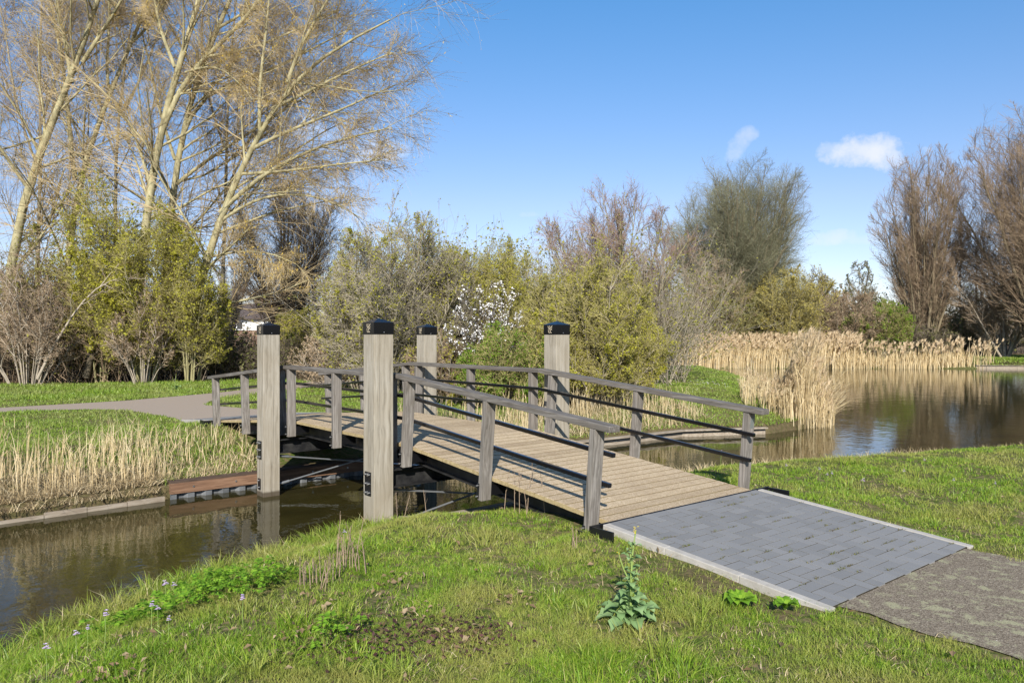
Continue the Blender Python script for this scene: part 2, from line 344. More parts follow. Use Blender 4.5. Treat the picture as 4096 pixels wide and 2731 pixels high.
def height(p):
    p = np.asarray(p, float).reshape(-1, 2); x, y = p.T
    d = seg_dist(p, POND); ins = inside(p, POND)
    near = x > 1.0
    lip = np.where(near, .10, .20); wd = np.where(near, 2.1, 2.2)
    lipfar = (y > 14) ; lip = np.where(lipfar, .22, lip)
    land = lip + (.63-lip)*sstep((d+.15)/wd)
    # mounds carrying the ramps
    ex = np.abs(x)
    along = np.clip((ex-4.6)/.35, 0, 1)
    ramp = np.where(ex < 4.95, .80, np.clip(.80-(ex-4.95)*.081, .62, .80)) - .05
    acr = 1-sstep((np.abs(y)-1.15)/.9)
    m = along*acr
    land = np.maximum(land, land*(1-m) + np.maximum(ramp, land)*m)
    pd = seg_dist(p, PATH); pin = inside(p, PATH)
    asph = (x > 6.7) & (np.abs(y) < 1.35) & (x < 40)
    f = np.where(pin | asph, 0, sstep(pd/.5))*sstep(d/.5)
    land = land + lumps(x, y)*f
    land = np.where(pin, .615, np.where(asph & (x > 6.9), .630, land))
    far = sstep((np.hypot(x, y)-120)/200)
    land = land*(1-far) + .6*far
    return np.where(ins, -.02-.5*sstep(d/1.2), land)
def H(x, y): return float(height([(x, y)])[0])

def axis(lo, hi, step, far):
    c = list(np.arange(lo, hi+1e-6, step)); s = step; x = hi
    while x < far: s *= 1.13; x += s; c.append(x)
    s = step; x = lo
    while x > -far: s *= 1.13; x -= s; c.insert(0, x)
    return np.array(c)
ax, ay = axis(-14, 11, .16, 1800), axis(-9, 14, .16, 1800)
ax = np.unique(np.round(np.concatenate([ax, np.arange(-2.75, -1.6, .05)]), 4)); ax = ax[np.r_[True, np.diff(ax) > .015]]
gx, gy = np.meshgrid(ax, ay, indexing='ij'); gp = np.stack([gx.ravel(), gy.ravel()], 1)
gz = height(gp)
mb = MB(); nx, ny = len(ax), len(ay)
ii = (np.arange(nx-1)[:, None]*ny + np.arange(ny-1)[None]).ravel()
mb.add(np.column_stack([gp, gz]), np.stack([ii, ii+ny, ii+ny+1, ii+1], 1), 0, True)
ground = mb.build('ground', M['ground']); tag(ground, kind='structure')
HEDGE_D = 24.5
depth_of = lambda p: (np.asarray(p)[:, 0]-CAM[0])*FW[0] + (np.asarray(p)[:, 1]-CAM[1])*FW[1]
col_of = lambda p: U0 + FPX*((np.asarray(p)[:, 0]-CAM[0])*RT[0] + (np.asarray(p)[:, 1]-CAM[1])*RT[1])/np.maximum(depth_of(p), .1)
THICKET = [Q(-2500, 26), Q(-300, 26.5), Q(180, 27.2), Q(600, 27.8), Q(820, 29), Q(1100, 31), Q(1200, 30), Q(1500, 25), Q(1700, 21.5), Q(1900, 19.3), Q(2200, 17.2), Q(2420, 18), Q(2520, 22), Q(2560, 30), Q(2500, 49), Q(2480, 56.5), Q(2900, 58.5), Q(3700, 59.5), Q(3850, 64), Q(4800, 66), Q(6500, 66), Q(6500, 160), Q(-2500, 160)]
lit = np.where(inside(gp, THICKET), np.clip(seg_dist(gp, THICKET)/1.0, 0, 1), 0)
pd_ = seg_dist(gp, POND); lit = np.maximum(lit, np.where((pd_ < .35) & (gp[:, 1] < 14), .7, 0))
kb = np.clip(1-np.hypot((gp[:, 0]-6.25)/.8, (gp[:, 1]+1.4)/.25), 0, 1); lit = np.maximum(lit, kb)
a = ground.data.attributes.new('litter', 'FLOAT', 'POINT'); a.data.foreach_set('value', lit.astype(np.float32))

def sheet(name, poly, z, mat, sub=0):
    bm = bmesh.new(); vs = [bm.verts.new((x, y, z)) for x, y in poly]; f = bm.faces.new(vs); bmesh.ops.triangulate(bm, faces=[f])
    bmesh.ops.recalc_face_normals(bm, faces=bm.faces)
    if bm.faces[:] and bm.faces[0].normal.z < 0 if False else False: pass
    me = bpy.data.meshes.new(name); bm.to_mesh(me); bm.free(); me.materials.append(mat)
    o = bpy.data.objects.new(name, me); COL.objects.link(o); tag(o, kind='structure'); return o
mb = MB(); mb.add([(-60, -60, 0), (90, -60, 0), (90, 130, 0), (-60, 130, 0)], [(0, 1, 2, 3)]); wat = mb.build('water', M['water']); tag(wat, kind='structure')
sheet('far_path', PATH, .632, M['path'])
# asphalt path by the camera (slightly crumbly edges)
ed = []
xs = np.linspace(6.936, 30, 120)
for x in xs: ed.append((x, -1.05-.012*(x-7)+.03*math.sin(x*9)+.02*math.sin(x*23)))
for x in xs[::-1]: ed.append((x, 1.02-.05*(x-7)*(x < 9)-.1*(x >= 9)+.03*math.sin(x*8+1)+.02*math.sin(x*19)))
sheet('asphalt_path', ed, .640, M['asphalt'])

# ------------------------------------------------------------------ paving and kerbs
def ramp_z(x): return .806-(abs(x)-4.97)*.081
def clipbox(x0, x1, y0, y1, X0, X1, Y0, Y1): return max(x0, X0), min(x1, X1), max(y0, Y0), min(y1, Y1)
def paving(name, sgn):
    mb = MB(); X0, X1, Y0, Y1 = 4.985, 6.94, -1.095, 1.065
    bl, bw, g = .205, .1025, .0062
    # half-bond courses with a soldier edge, laid lengthwise along the ramp
    rects = []
    n = 0
    for i in range(-30, 60):
        for j in range(-30, 60):
            # herringbone cell
            x = X0 + (i*bw); y = Y0 + (j*bw)
            k = (i - j) % 4
            if k == 0: rects.append((x, x+bl, y, y+bw))
            elif k == 2: rects.append((x, x+bw, y-bw, y+bw))
    for r in rects:
        x0, x1, y0, y1 = clipbox(*r, X0, X1, Y0, Y1)
        if x1-x0 < .02 or y1-y0 < .02: continue
        x0 += g/2; x1 -= g/2; y0 += g/2; y1 -= g/2
        dz = np.clip(rng.normal(0, .0008), -.0012, .002); e = .0014
        zz = lambda x: ramp_z(x) + dz
        v = [(sgn*x0, y0, zz(x0)-.012), (sgn*x1, y0, zz(x1)-.012), (sgn*x1, y1, zz(x1)-.012), (sgn*x0, y1, zz(x0)-.012),
             (sgn*(x0+e), y0+e, zz(x0)), (sgn*(x1-e), y0+e, zz(x1)), (sgn*(x1-e), y1-e, zz(x1)), (sgn*(x0+e), y1-e, zz(x0))]
        f = [(4, 5, 6, 7), (0, 1, 5, 4), (1, 2, 6, 5), (2, 3, 7, 6), (3, 0, 4, 7)]
        if sgn < 0: f = [q[::-1] for q in f]
        mb.add(v, f, 0)
    X1 -= .004
    v = [(sgn*X0, Y0, ramp_z(X0)-.003), (sgn*X1, Y0, ramp_z(X1)-.003), (sgn*X1, Y1, ramp_z(X1)-.003), (sgn*X0, Y1, ramp_z(X0)-.003)]
    v = v + [(a, b, c-.12) for a, b, c in v]
    f = [(0, 1, 2, 3), (0, 4, 5, 1), (1, 5, 6, 2), (2, 6, 7, 3), (3, 7, 4, 0)]
    mb.add(v, f if sgn > 0 else [q[::-1] for q in f], 1)
    o = mb.build(name, [M['block'], M['joint']]); tag(o, kind='structure'); return o
paving('paving', 1); paving('far_paving', -1)
for sgn in (1, -1):
    for ys, (y0, y1) in enumerate(((-1.175, -1.1), (1.07, 1.145))):
        xb = [4.99, 5.64, 6.29, 6.95]
        for x0, x1 in zip(xb[:-1], xb[1:]):
            mb = MB(); mb.bar((sgn*(x0+.001), (y0+y1)/2, ramp_z(x0)-.096), (sgn*(x1-.001), (y0+y1)/2, ramp_z(x1)-.096), .0375, .1)
            o = bevel(mb.build('kerb', M['kerb']), .006, 2); tag(o, kind='structure')

# ------------------------------------------------------------------ footbridge
bridge = empty('footbridge', (0, 0, 0), 'arched timber and black steel footbridge over the narrow channel, four tall capped posts', 'bridge')
L1, SL = 1.673, .0882
def deck_z(x): return 1.088 - max(0, abs(x)-L1)*SL
def slope_R(x):
    s_ = 0 if abs(x) < L1 else (-SL if x > 0 else SL); a = math.atan(s_)
    return np.array([[math.cos(a), 0, -math.sin(a)], [0, 1, 0], [math.sin(a), 0, math.cos(a)]])
mb = MB(); bwid = .1405; n = int(round(2*4.955/bwid)); bwid = 2*4.955/n
for i in range(n):
    x = -4.955 + (i+.5)*bwid; R = slope_R(x); z = deck_z(x)
    hx = bwid/2-.0045
    c = np.array([x, 0, z])
    ty = 1.04 + rng.normal(0, .003)
    mb.box(c - R @ np.array([0, 0, .021]), (hx, ty, .018), R, 1)
    mb.box(c - R @ np.array([0, 0, .0015]), (hx-.0055-.003*rng.random(), ty-.002, .0025), R, 0); mb.box(c - R @ np.array([0, 0, .0025]), (hx, ty-.004, .0015), R, 2)
mb.build('deck', [M['deck_top'], M['deck_side'], M['deck_moss']], bridge)
# girders (I sections following the three slopes)
def poly_x(): return [-4.95, -L1, L1, 4.95]
for sy in (-1, 1):
    mb = MB(); y = sy*.80; xs_ = poly_x()
    for a, b in zip(xs_[:-1], xs_[1:]):
        za, zb_ = deck_z(a)-.0405, deck_z(b)-.0405
        mb.bar((a, y, za-.105), (b, y, zb_-.105), .006, .1)
        mb.bar((a, y, za-.206), (b, y, zb_-.206), .062, .007)
        mb.bar((a, y, za-.008), (b, y, zb_-.008), .06, .006)
    mb.build('girder', M['steel_dark'], bridge)
for sx in (-1, 1):
    mb = MB(); x = sx*1.64
    mb.box((x, 0, .715), (.006, 1.26, .10)); mb.box((x+.045, 0, .618), (.05, 1.26, .007)); mb.box((x+.045, 0, .812), (.05, 1.26, .006))
    mb.build('crossbeam', M['steel_dark'], bridge)
    for sy, z in ((1, 0), (1, 1)): pass
    r_ = []
    for (za, zb_) in ((.575, .155), (.15, .575)):
        mb = MB(); mb.tube([(x-.03*sx, -1.265, za), (x-.03*sx, 1.265, zb_)], .0125, 8)
        for e in (-1, 1):
            zz = za if e < 0 else zb_; sl_ = (zb_-za)/2.53
            mb.tube([(x-.03*sx, e*1.26, zz), (x-.03*sx, e*1.09, zz-e*sl_*.17)], .022, 8)
        mb.build('tie_rod', M['galv'], bridge)
# end plates
for sx in (-1, 1):
    mb = MB(); mb.box((sx*4.972, 0, .757), (.008, 1.30, .05))
    for sy in (-1, 1):
        mb.box((sx*5.1, sy*1.285, .745), (.12, .008, .058))
        mb.box((sx*4.9, sy*1.30, .70), (.06, .008, .05))
    mb.build('end_plate', M['black'], bridge)
# main posts with caps
def emblem(mb, o, s, m):        # little leafy branch on the cap's outer face (plane y = o.y)
    def q(x, z): return (o[0]+x*s, o[1], o[2]+z*s)
    stem = [(-.05, -.46), (.10, -.42), (-.16, -.40), (-.24, -.30), (-.10, -.36), (.02, -.1), (-.02, .1), (.06, .36)]
    stems = [[(.38, -.44), (.2, -.36), (.02, -.12), (-.06, .16), (-.02, .36)], [(.2, -.36), (-.1, -.44), (-.26, -.34), (-.3, -.18)], [(.02, -.12), (.28, 0), (.4, .14)], [(-.04, .05), (-.3, .22), (-.34, .36)], [(-.03, .12), (.22, .26), (.42, .46)]]
    for st in stems:
        for (x0, z0), (x1, z1) in zip(st[:-1], st[1:]):
            d = np.array([x1-x0, z1-z0]); d /= np.linalg.norm(d); nrm = np.array([-d[1], d[0]])*.03
            mb.add([q(x0+nrm[0], z0+nrm[1]), q(x0-nrm[0], z0-nrm[1]), q(x1-nrm[0], z1-nrm[1]), q(x1+nrm[0], z1+nrm[1])], [(0, 1, 2, 3)], m)
    for x, z, a, l in ((-.30, -.08, 100, .26), (.42, .2, 60, .2), (.40, -.02, -10, .18), (-.38, .44, 110, .2), (-.2, .4, 75, .2), (-.02, .46, 95, .24), (.24, .38, 75, .22), (.46, .5, 60, .2), (.14, .12, 80, .2), (-.16, -.24, 60, .16)):
        a = math.radians(a); d = np.array([math.cos(a), math.sin(a)])*l/2; nr = np.array([-d[1], d[0]])*.42
        mb.add([q(x-d[0], z-d[1]), q(x+nr[0], z+nr[1]), q(x+d[0], z+d[1]), q(x-nr[0], z-nr[1])], [(0, 3, 2, 1)], m)
for px_ in (-1.6485, 1.6485):
    for py_ in (-1.3927, 1.3927):
        mb = MB(); mb.box((px_, py_, .94), (.125, .125, 1.445)); p = bevel(mb.build('main_post', M['post'], bridge), .007, 2)
        mb = MB(); h = .129
        mb.box((px_, py_, 2.449), (h, h, .067))
        top = [(px_-h-.003, py_-h-.003, 2.516), (px_+h+.003, py_-h-.003, 2.516), (px_+h+.003, py_+h+.003, 2.516), (px_-h-.003, py_+h+.003, 2.516), (px_, py_, 2.568)]
        mb.add(top, [(0, 1, 4), (1, 2, 4), (2, 3, 4), (3, 0, 4)]); mb.add(top[:4], [(3, 2, 1, 0)])
        emblem(mb, (px_+.0, py_-h-.0015, 2.449), .10, 1)
        for f_ in ((h+.001, 0),):
            mb.tube([(px_+h-.002, py_+.0, 2.405), (px_+h+.003, py_+.0, 2.405)], .006, 8, 2)
        mb.build('cap', [M['cap'], M['emblem'], M['bolt']], p)
        sg = -1 if py_ < 0 else 1
        yf = py_ + sg*.125
        for (xa, xb_, z0, z1, rows) in ((-.07, .06, .55, .815, 3), (-.06, .03, .10, .26, 2)):
            if sg > 0: continue
            mb = MB(); mb.box((px_+(xa+xb_)/2, yf+sg*.007, (z0+z1)/2), ((xb_-xa)/2, .006, (z1-z0)/2))
            for r_ in range(rows):
                zc = z0+.03+(z1-z0-.06)*r_/(rows-1)
                for xc in ((xa+.03, xb_-.03) if rows == 3 else ((xa+xb_)/2,)):
                    mb.tube([(px_+xc, yf+sg*.012, zc), (px_+xc, yf+sg*.036, zc)], .013, 6, 1)
            mb.build('bracket', [M['black'], M['bolt']], p)
# railing posts, handrails and rails
def rail_z(x): return 1.92 - max(0, abs(x)-L1)*SL
BAL = [-4.9, -3.42, -1.88, -1.47, .02, 1.47, 1.88, 3.38, 4.875]
for sy in (-1, 1):
    yc = sy*1.113
    for xb_ in BAL:
        R = slope_R(xb_); top = np.array([xb_, yc, rail_z(xb_)-.0555]); Ld = (1.92-.055)-(1.088-.225)
        up = R @ np.array([0, 0, 1.]); c = top - up*Ld/2
        mb = MB(); mb.box(c, (.0335, .0605, Ld/2), R)
        b = bevel(mb.build('railing_post', M['bal_wood'], bridge), .005, 2)
        if xb_ > 4.7 and sy > 0:
            mb = MB(); mb.box(top - up*.115 + R @ np.array([.0345, .01, 0]), (.0012, .028, .05), R); mb.build('number_plate', M['galv'], b)
        mb = MB(); lo = top - up*(Ld-.095)
        mb.box(lo + R @ np.array([-.024, sy*.0635, 0]), (.013, .004, .075), R)
        mb.box(lo + R @ np.array([-.039, sy*.02, 0]), (.004, .045, .075), R)
        mb.box(lo + R @ np.array([0, -sy*.165, .0]), (.03, .105, .05), R)
        for dz in (-.055, .055):
            q = lo + R @ np.array([-.024, sy*.066, dz]); mb.tube([q, q + np.array([0, sy*.022, 0])], .009, 6, 1)
        mb.build('bracket', [M['black'], M['bolt']], b)
    for a, bx in ((-5.187, -L1), (-L1, L1), (L1, 5.069)):
        g = .0015
        mb = MB(); ga, gb = a+(g if a > -5 else 0), bx-(g if bx < 5 else 0)
        mb.bar((ga, sy*1.107, rail_z(ga)-.0275), (gb, sy*1.107, rail_z(gb)-.0275), .0667, .0274)
        bevel(mb.build('handrail', M['rail_wood'], bridge), .006, 2)
    for off, e in ((.268, 4.99), (.532, 4.945)):
        mb = MB(); pts = [-e-.05, -L1, L1, e]
        for a, bx in zip(pts[:-1], pts[1:]):
            mb.bar((a+(.0 if a < -4 else .001), sy*1.03, rail_z(a)-off), (bx-(.0 if bx > 4 else .001), sy*1.03, rail_z(bx)-off), .0205, .0195)
        o = bevel(mb.build('rail', M['black_gloss'], bridge), .006, 2)

# ------------------------------------------------------------------ bank edgings
mbw = empty('retaining_wall', (-2.27, 1.0, 0), 'brown timber beam over grey corrugated steel sheet piling along the far bank under the bridge', 'retaining wall')
mb = MB(); y0, y1 = -3.65-0.0, 1.8
for a, b_ in ((-2.62, -.4), (-.395, 1.6), (1.605, 3.4)):
    mb.box((-2.235+2.27, (a+b_)/2-1.0, .155), (.035, (b_-a)/2, .075))
mb.build('beam', M['brown_wood'], mbw)
mb = MB(); mb.box((-2.30+2.27, .39-1.0, .243), (.10, 3.01, .012)); mb.build('capping_board', M['dark_wood'], mbw)
mb = MB(); prof = []; y = -2.62
while y < 3.4:
    prof += [(.05, y), (.05, y+.09), (-.0, y+.13), (-.0, y+.2)]; y += .25
v = []; 
for x, yy in prof: v += [(-2.27+2.27+x-.0, yy-1.0, -.5), (-2.27+2.27+x, yy-1.0, .085)]
mb.add(v, [(2*i, 2*i+2, 2*i+3, 2*i+1) for i in range(len(prof)-1)]); mb.build('sheet_piling', M['sheet'], mbw)
mb = MB()
for y in np.arange(-2.3, 3.3, .62): mb.tube([(.068, y-1.0, .16), (.08, y-1.0, .16)], .014, 8)
mb.build('bolts', M['bolt'], mbw)
# old plank edging along the bank left of the piling, and right of the bridge
def edging(name, label, line, z, cap=True):
    e = None; mb = MB()
    for (a, b_) in zip(line[:-1], line[1:]):
        n = max(1, int(np.hypot(b_[0]-a[0], b_[1]-a[1])/.45))
        for i in range(n):
            p = np.array(a)+(np.array(b_)-a)*i/n; q = np.array(a)+(np.array(b_)-a)*(i+1)/n; d = (q-p)/np.linalg.norm(q-p)
            dz = rng.normal(0, .012 if cap else .014); sh = np.array([d[1], -d[0]])*rng.normal(0, .006)
            p = p+sh+d*.004; q = q+sh-d*.004
            mb.bar((*p, z-.2+dz), (*q, z-.2+dz), .022, .2)
    for (a, b_) in (zip(line[:-1], line[1:]) if cap else ()):
        nr = np.array([-(b_[1]-a[1]), b_[0]-a[0]]); nr = nr/np.linalg.norm(nr)*.06
        mb.bar((a[0]+nr[0], a[1]+nr[1], z+.035), (b_[0]+nr[0], b_[1]+nr[1], z+.035), .07, .016)
    return tag(mb.build(name, M['old_wood']), label, 'edging')
edging('plank_edging', 'weathered plank edging at the water line left of the steel piling below the dry reeds', [(-2.2, -2.7), (-2.06, -4.7), (-1.62, -8), (-1.15, -15)], .06, False)
edging('plank_edging', 'weathered plank edging at the water line right of the bridge toward the reed clump', [Q(3060, 18.3), (-1.88, 8.6), (-2.03, 6), (-2.13, 3.5)], .12)
edging('plank_edging', 'pale timber edging of the far lawn across the pond at the right', [Q(4800, 53.9), Q(4096, 54.4), Q(3900, 54.9)], .2)
edging('plank_edging', 'short timber ledge at the near bank below the bridge deck', [(1.72, 1.3), (1.72, -.62), (1.45, -1.15)], .16)

# ------------------------------------------------------------------ branch growth
def spawn(pts, rad, n, t0, t1, ang, ratio, up=.0, k=4, rf=.6, rmin=.006, wig=.12, shape=.32, lenabs=None):
    m, kk, _ = pts.shape
    idx = np.repeat(np.arange(m), n); M_ = len(idx)
    t = t0 + (t1-t0)*((np.tile(np.arange(n), m) + rng.random(M_))/n)
    f = t*(kk-1); i0 = np.minimum(f.astype(int), kk-2); fr = (f-i0)[:, None]
    st = pts[idx, i0]*(1-fr) + pts[idx, i0+1]*fr
    tan = unit(pts[idx, i0+1]-pts[idx, i0])
    r = rad[idx, i0]*(1-fr[:, 0]) + rad[idx, i0+1]*fr[:, 0]
    rv = unit(np.cross(tan, rng.normal(size=(M_, 3))))
    a = np.radians(ang)*(1+.28*rng.normal(size=M_))[:, None]
    d = unit(tan*np.cos(a) + rv*np.sin(a) + np.array([0, 0, 1.])*up)
    Lp = np.linalg.norm(np.diff(pts, axis=1), axis=2).sum(1)[idx]
    ln = (Lp if lenabs is None else lenabs)*ratio*(1-shape*t)*(.6+.7*rng.random(M_))
    out = np.zeros((M_, k, 3)); out[:, 0] = st
    step = (ln/(k-1))[:, None]
    for j in range(1, k):
        d = unit(d + rng.normal(0, wig, (M_, 3)) + np.array([0, 0, 1.])*up*.35)
        out[:, j] = out[:, j-1] + d*step
    r0 = np.maximum(r*rf, rmin)
    rr = r0[:, None]*np.linspace(1, .35, k)[None]
    return out, np.maximum(rr, rmin*.6)
def resample(poly, k):
    poly = np.asarray(poly, float); s = np.r_[0, np.cumsum(np.linalg.norm(np.diff(poly, axis=0), axis=1))]
    q = np.linspace(0, s[-1], k); p = np.stack([np.interp(q, s, poly[:, i]) for i in range(3)], 1)
    for _ in range(2): p[1:-1] = .25*p[:-2]+.5*p[1:-1]+.25*p[2:]
    return p
def leaf_quads(mb, pts, n, size, m, spread=.08, droop=0, aspect=.6):
    N_, k, _ = pts.shape; i = rng.integers(0, N_, n); t = rng.random(n)**.7*(k-1); a = np.minimum(t.astype(int), k-2); f = (t-a)[:, None]
    c = pts[i, a]*(1-f)+pts[i, a+1]*f + rng.normal(0, spread, (n, 3))
    x = unit(rng.normal(size=(n, 3)) + np.array([0, 0, -droop])); y = unit(np.cross(x, rng.normal(size=(n, 3))))
    s_ = (size*(.5+rng.random(n)))[:, None]
    v = np.stack([c-x*s_, c+y*s_*aspect, c+x*s_, c-y*s_*aspect], 1).reshape(-1, 3)
    mb.add(v, np.arange(n*4).reshape(-1, 4), m)
ENV = {'egg': ([0, .12, .3, .5, .7, .85, .95, 1.0], [.12, .38, .78, 1, .95, .72, .42, .12]),
       'round': ([0, .1, .28, .5, .7, .85, .95, 1.0], [.12, .45, .9, 1, .93, .73, .45, .1]),
       'bush': ([0, .2, .4, .6, .8, .92, 1.0], [.72, .95, 1, .93, .72, .47, .1]),
       'vase': ([0, .15, .35, .6, .8, .92, 1.0], [.25, .42, .68, .95, 1, .8, .25])}
def envelope(p, env):            # branches that would leave the crown's outline stay shorter
    Hh, Wd, kind, ph = env; slack = 1 + .22*rng.random(len(p)); p = p.copy()
    for _ in range(7):
        t = p[:, -1]; r = np.hypot(t[:, 0], t[:, 1]); a = np.arctan2(t[:, 1], t[:, 0]); q = t[:, 2]/Hh
        lump = 1 + .11*np.sin(3*a+ph) + .10*np.sin(5*a+2.3*ph+q*7) + .08*np.sin(9*a-ph+q*13)
        top = 1 + .07*np.sin(2.3*t[:, 0]/Wd*6+ph) + .06*np.sin(3.1*t[:, 1]/Wd*6+2*ph)
        g = np.maximum(r/np.maximum(.9*Wd/2*np.interp(q/top, *ENV[kind])*lump, 1e-3), q/top)
        k = np.where(g > slack, .78, 1.0)[:, None, None]
        p = p[:, :1] + (p-p[:, :1])*k
    return p
def tree_from(name, label, cat, group, base, stems, wood, twig, leaf=None, levels=((10, .25, 1, 45, .35, .1), (7, .15, 1, 42, .45, .05), (6, .1, 1, 40, .45, 0)), nleaf=0, lsize=.05, rmins=(.016, .008, .0055), rfs=(.42, .5, .6), sides=(8, 5, 3, 3), lspread=.03, droop=0, wig=.14, trunk='trunk', lasp=.6, leaves2=None, split=1, env=None):
    """stems: list of (pts (k,3) world, rad (k,))"""
    e = empty(name, base, label, cat, group); b = np.asarray(base, float)
    k = max(len(p) for p, r in stems)
    P_ = np.stack([resample(p, k) if len(p) != k else p for p, r in stems]) - b
    R_ = np.stack([np.interp(np.linspace(0, 1, k), np.linspace(0, 1, len(r)), r) for p, r in stems])
    if env: P_ = envelope(P_, env)
    mt = MB(); v, f = tubes(P_, R_, sides[0]); mt.add(v, f, 0, True)
    mc = MB(); cur, cr = P_, R_; allp = []
    for li, (n, t0, t1, ang, ratio, up) in enumerate(levels):
        cur, cr = spawn(cur, cr, n, t0, t1, ang, ratio, up, k=5 if li == 0 else (4 if li == 1 else 3), rf=rfs[min(li, 2)], rmin=rmins[min(li, 2)], wig=wig)
        if env: cur = envelope(cur, env)
        v, f = tubes(cur, cr, sides[min(li+1, 3)])
        if li < split: mt.add(v, f, 0, True)
        else: mc.add(v, f, 0, False)
        allp.append(cur)
    if nleaf and leaf is not None: leaf_quads(mc, allp[-1], nleaf, lsize, 1, lspread, droop, lasp)
    if leaves2: leaf_quads(mc, allp[leaves2[4]], leaves2[0], leaves2[1], 2, leaves2[2], leaves2[3], .35)
    mt.build(trunk, wood, e); mc.build('crown', [twig] + ([leaf] if leaf is not None else [twig]) + ([leaves2[5]] if leaves2 else []), e)
    return e
def fan(base, Hh, Wd, n, r0, power=1.35, k=8, wob=.06, spread0=.12, lean=(0, 0), top=.35, full=False):
    out = []
    for i in range(n):
        ph = rng.random()*2*math.pi; rho = math.sqrt((i+.5)/n)
        ex, ey = math.cos(ph)*rho*Wd/2, math.sin(ph)*rho*Wd/2
        hh = Hh*(1-top*rho**2)*(.85+.18*rng.random()); t = np.linspace(0, 1, k)
        b = np.array(base) + np.array([math.cos(ph)*spread0*rho, math.sin(ph)*spread0*rho, -.05])
        p = np.stack([b[0]+ex*t**power+lean[0]*t*t, b[1]+ey*t**power+lean[1]*t*t, b[2]+hh*(1-(1-t)**1.12)], 1)
        w_ = rng.normal(0, wob*Hh*.25, (k, 3)); w_[0] = 0; w_ = np.cumsum(w_, 0)*.35; w_[:, 2] *= .3
        p = p + w_*t[:, None]
        r = r0*(.7+.5*rng.random())*np.linspace(1, .12, k)
        out.append((p, np.maximum(r, .008)))
    return out
B = {}
B['lichen'] = bark('lichen_bark', (.20, .175, .095), (.42, .375, .22), (.52, .48, .33), 4)
B['grey'] = bark('grey_bark', (.16, .135, .095), (.32, .28, .20), None, 6)
B['dark'] = bark('dark_bark', (.055, .047, .034), (.13, .108, .075), None, 6)
B['pale'] = bark('pale_bark', (.22, .185, .14), (.42, .36, .28), None, 7)
B['olive'] = bark('olive_bark', (.18, .16, .08), (.34, .31, .16), None, 5)
B['willow'] = bark('willow_bark', (.12, .095, .06), (.25, .205, .13), None, 4)
TW = {k: simple('twig_'+k, c, .85, 0, .15) for k, c in dict(ochre=(.42, .325, .18), brown=(.26, .19, .125), dark=(.15, .12, .09), grey=(.31, .27, .20), purple=(.28, .195, .155), olive=(.31, .27, .11), tan=(.36, .27, .18), pale=(.33, .27, .2), wgreen=(.19, .185, .115)).items()}
LF = {}
LF['yg'] = leafmat('young_yellow_green_leaf', [(.27, .265, .03), (.38, .365, .04), (.48, .45, .055), (.42, .41, .05)], .45)
LF['yg2'] = leafmat('young_olive_leaf', [(.24, .225, .05), (.33, .31, .065), (.41, .38, .085)], .45)
LF['green'] = leafmat('fresh_green_leaf', [(.10, .19, .015), (.17, .28, .022), (.24, .36, .03)], .45)
LF['dull'] = leafmat('dull_green_leaf', [(.11, .12, .035), (.16, .165, .05), (.22, .21, .075)], .4)
LF['willow'] = leafmat('willow_leaf', [(.20, .24, .09), (.27, .30, .12), (.32, .34, .15)], .35)
LF['catkin'] = leafmat('ochre_catkin', [(.46, .31, .05), (.58, .40, .07), (.60, .46, .12)], .3)
LF['dead'] = leafmat('withered_leaf', [(.22, .16, .09), (.31, .23, .14), (.38, .29, .18)], .2)
LF['ochre'] = leafmat('ochre_bud', [(.34, .27, .06), (.42, .35, .08), (.47, .4, .1)], .35)

# ------------------------------------------------------------------ tall trees on the left
def px_stem(pts, d, r0, r1, k=9, d1=None):
    n = len(pts); ds = np.linspace(d, d if d1 is None else d1, n)
    p = np.array([P3(u, v, dd) for (u, v), dd in zip(pts, ds)])
    return resample(p, k), np.linspace(r0, r1, k)
def big(label, base_uv, d, stems, **kw):
    x, y = P2(base_uv[0], d); b = (x, y, H(x, y)-.1)
    kw.setdefault('levels', ((17, .18, 1, 44, .30, .08), (13, .10, 1, 38, .62, .02), (9, .08, 1, 34, .72, -.03)))
    kw.setdefault('rmins', (.015, .0068, .0038))
    return tree_from('bare_tree', label, 'tree', 'tall bare trees on the left', b, stems, B['lichen'], TW['ochre'], LF['catkin'], wig=.12, rfs=(.42, .45, .55), **kw)
d = 31.0
big("tall pale tree leaning right at the far left edge of the photo", (10, 1500), d,
    [px_stem([(12, 1500), (26, 1090), (87, 784), (174, 540), (287, 331), (383, 52), (470, -260)], d, .21, .07), px_stem([(287, 331), (250, 100), (190, -150)], d, .09, .03),
     px_stem([(330, 250), (420, 110), (560, -120)], d, .09, .03), px_stem([(190, 540), (-20, 610), (-250, 640)], d, .05, .02), px_stem([(110, 750), (-100, 450), (-220, 150)], d, .08, .03, d1=28)], nleaf=1600, lsize=.045, droop=1, lasp=.3)
d = 32.5
big("slim pale tree, second from the left among the tall bare trees", (262, 1500), d,
    [px_stem([(258, 1500), (266, 1150), (270, 980), (296, 732), (349, 558), (453, 366), (497, 227), (558, 105), (680, -200)], d, .15, .05), px_stem([(300, 720), (279, 558), (270, 392), (240, 180), (180, -80)], d, .10, .04),
     px_stem([(440, 390), (420, 280), (440, 120), (430, -120)], d, .07, .03), px_stem([(520, 180), (640, 60), (720, -120)], d, .06, .03)], nleaf=800, lsize=.045, droop=1, lasp=.3)
d = 30.0
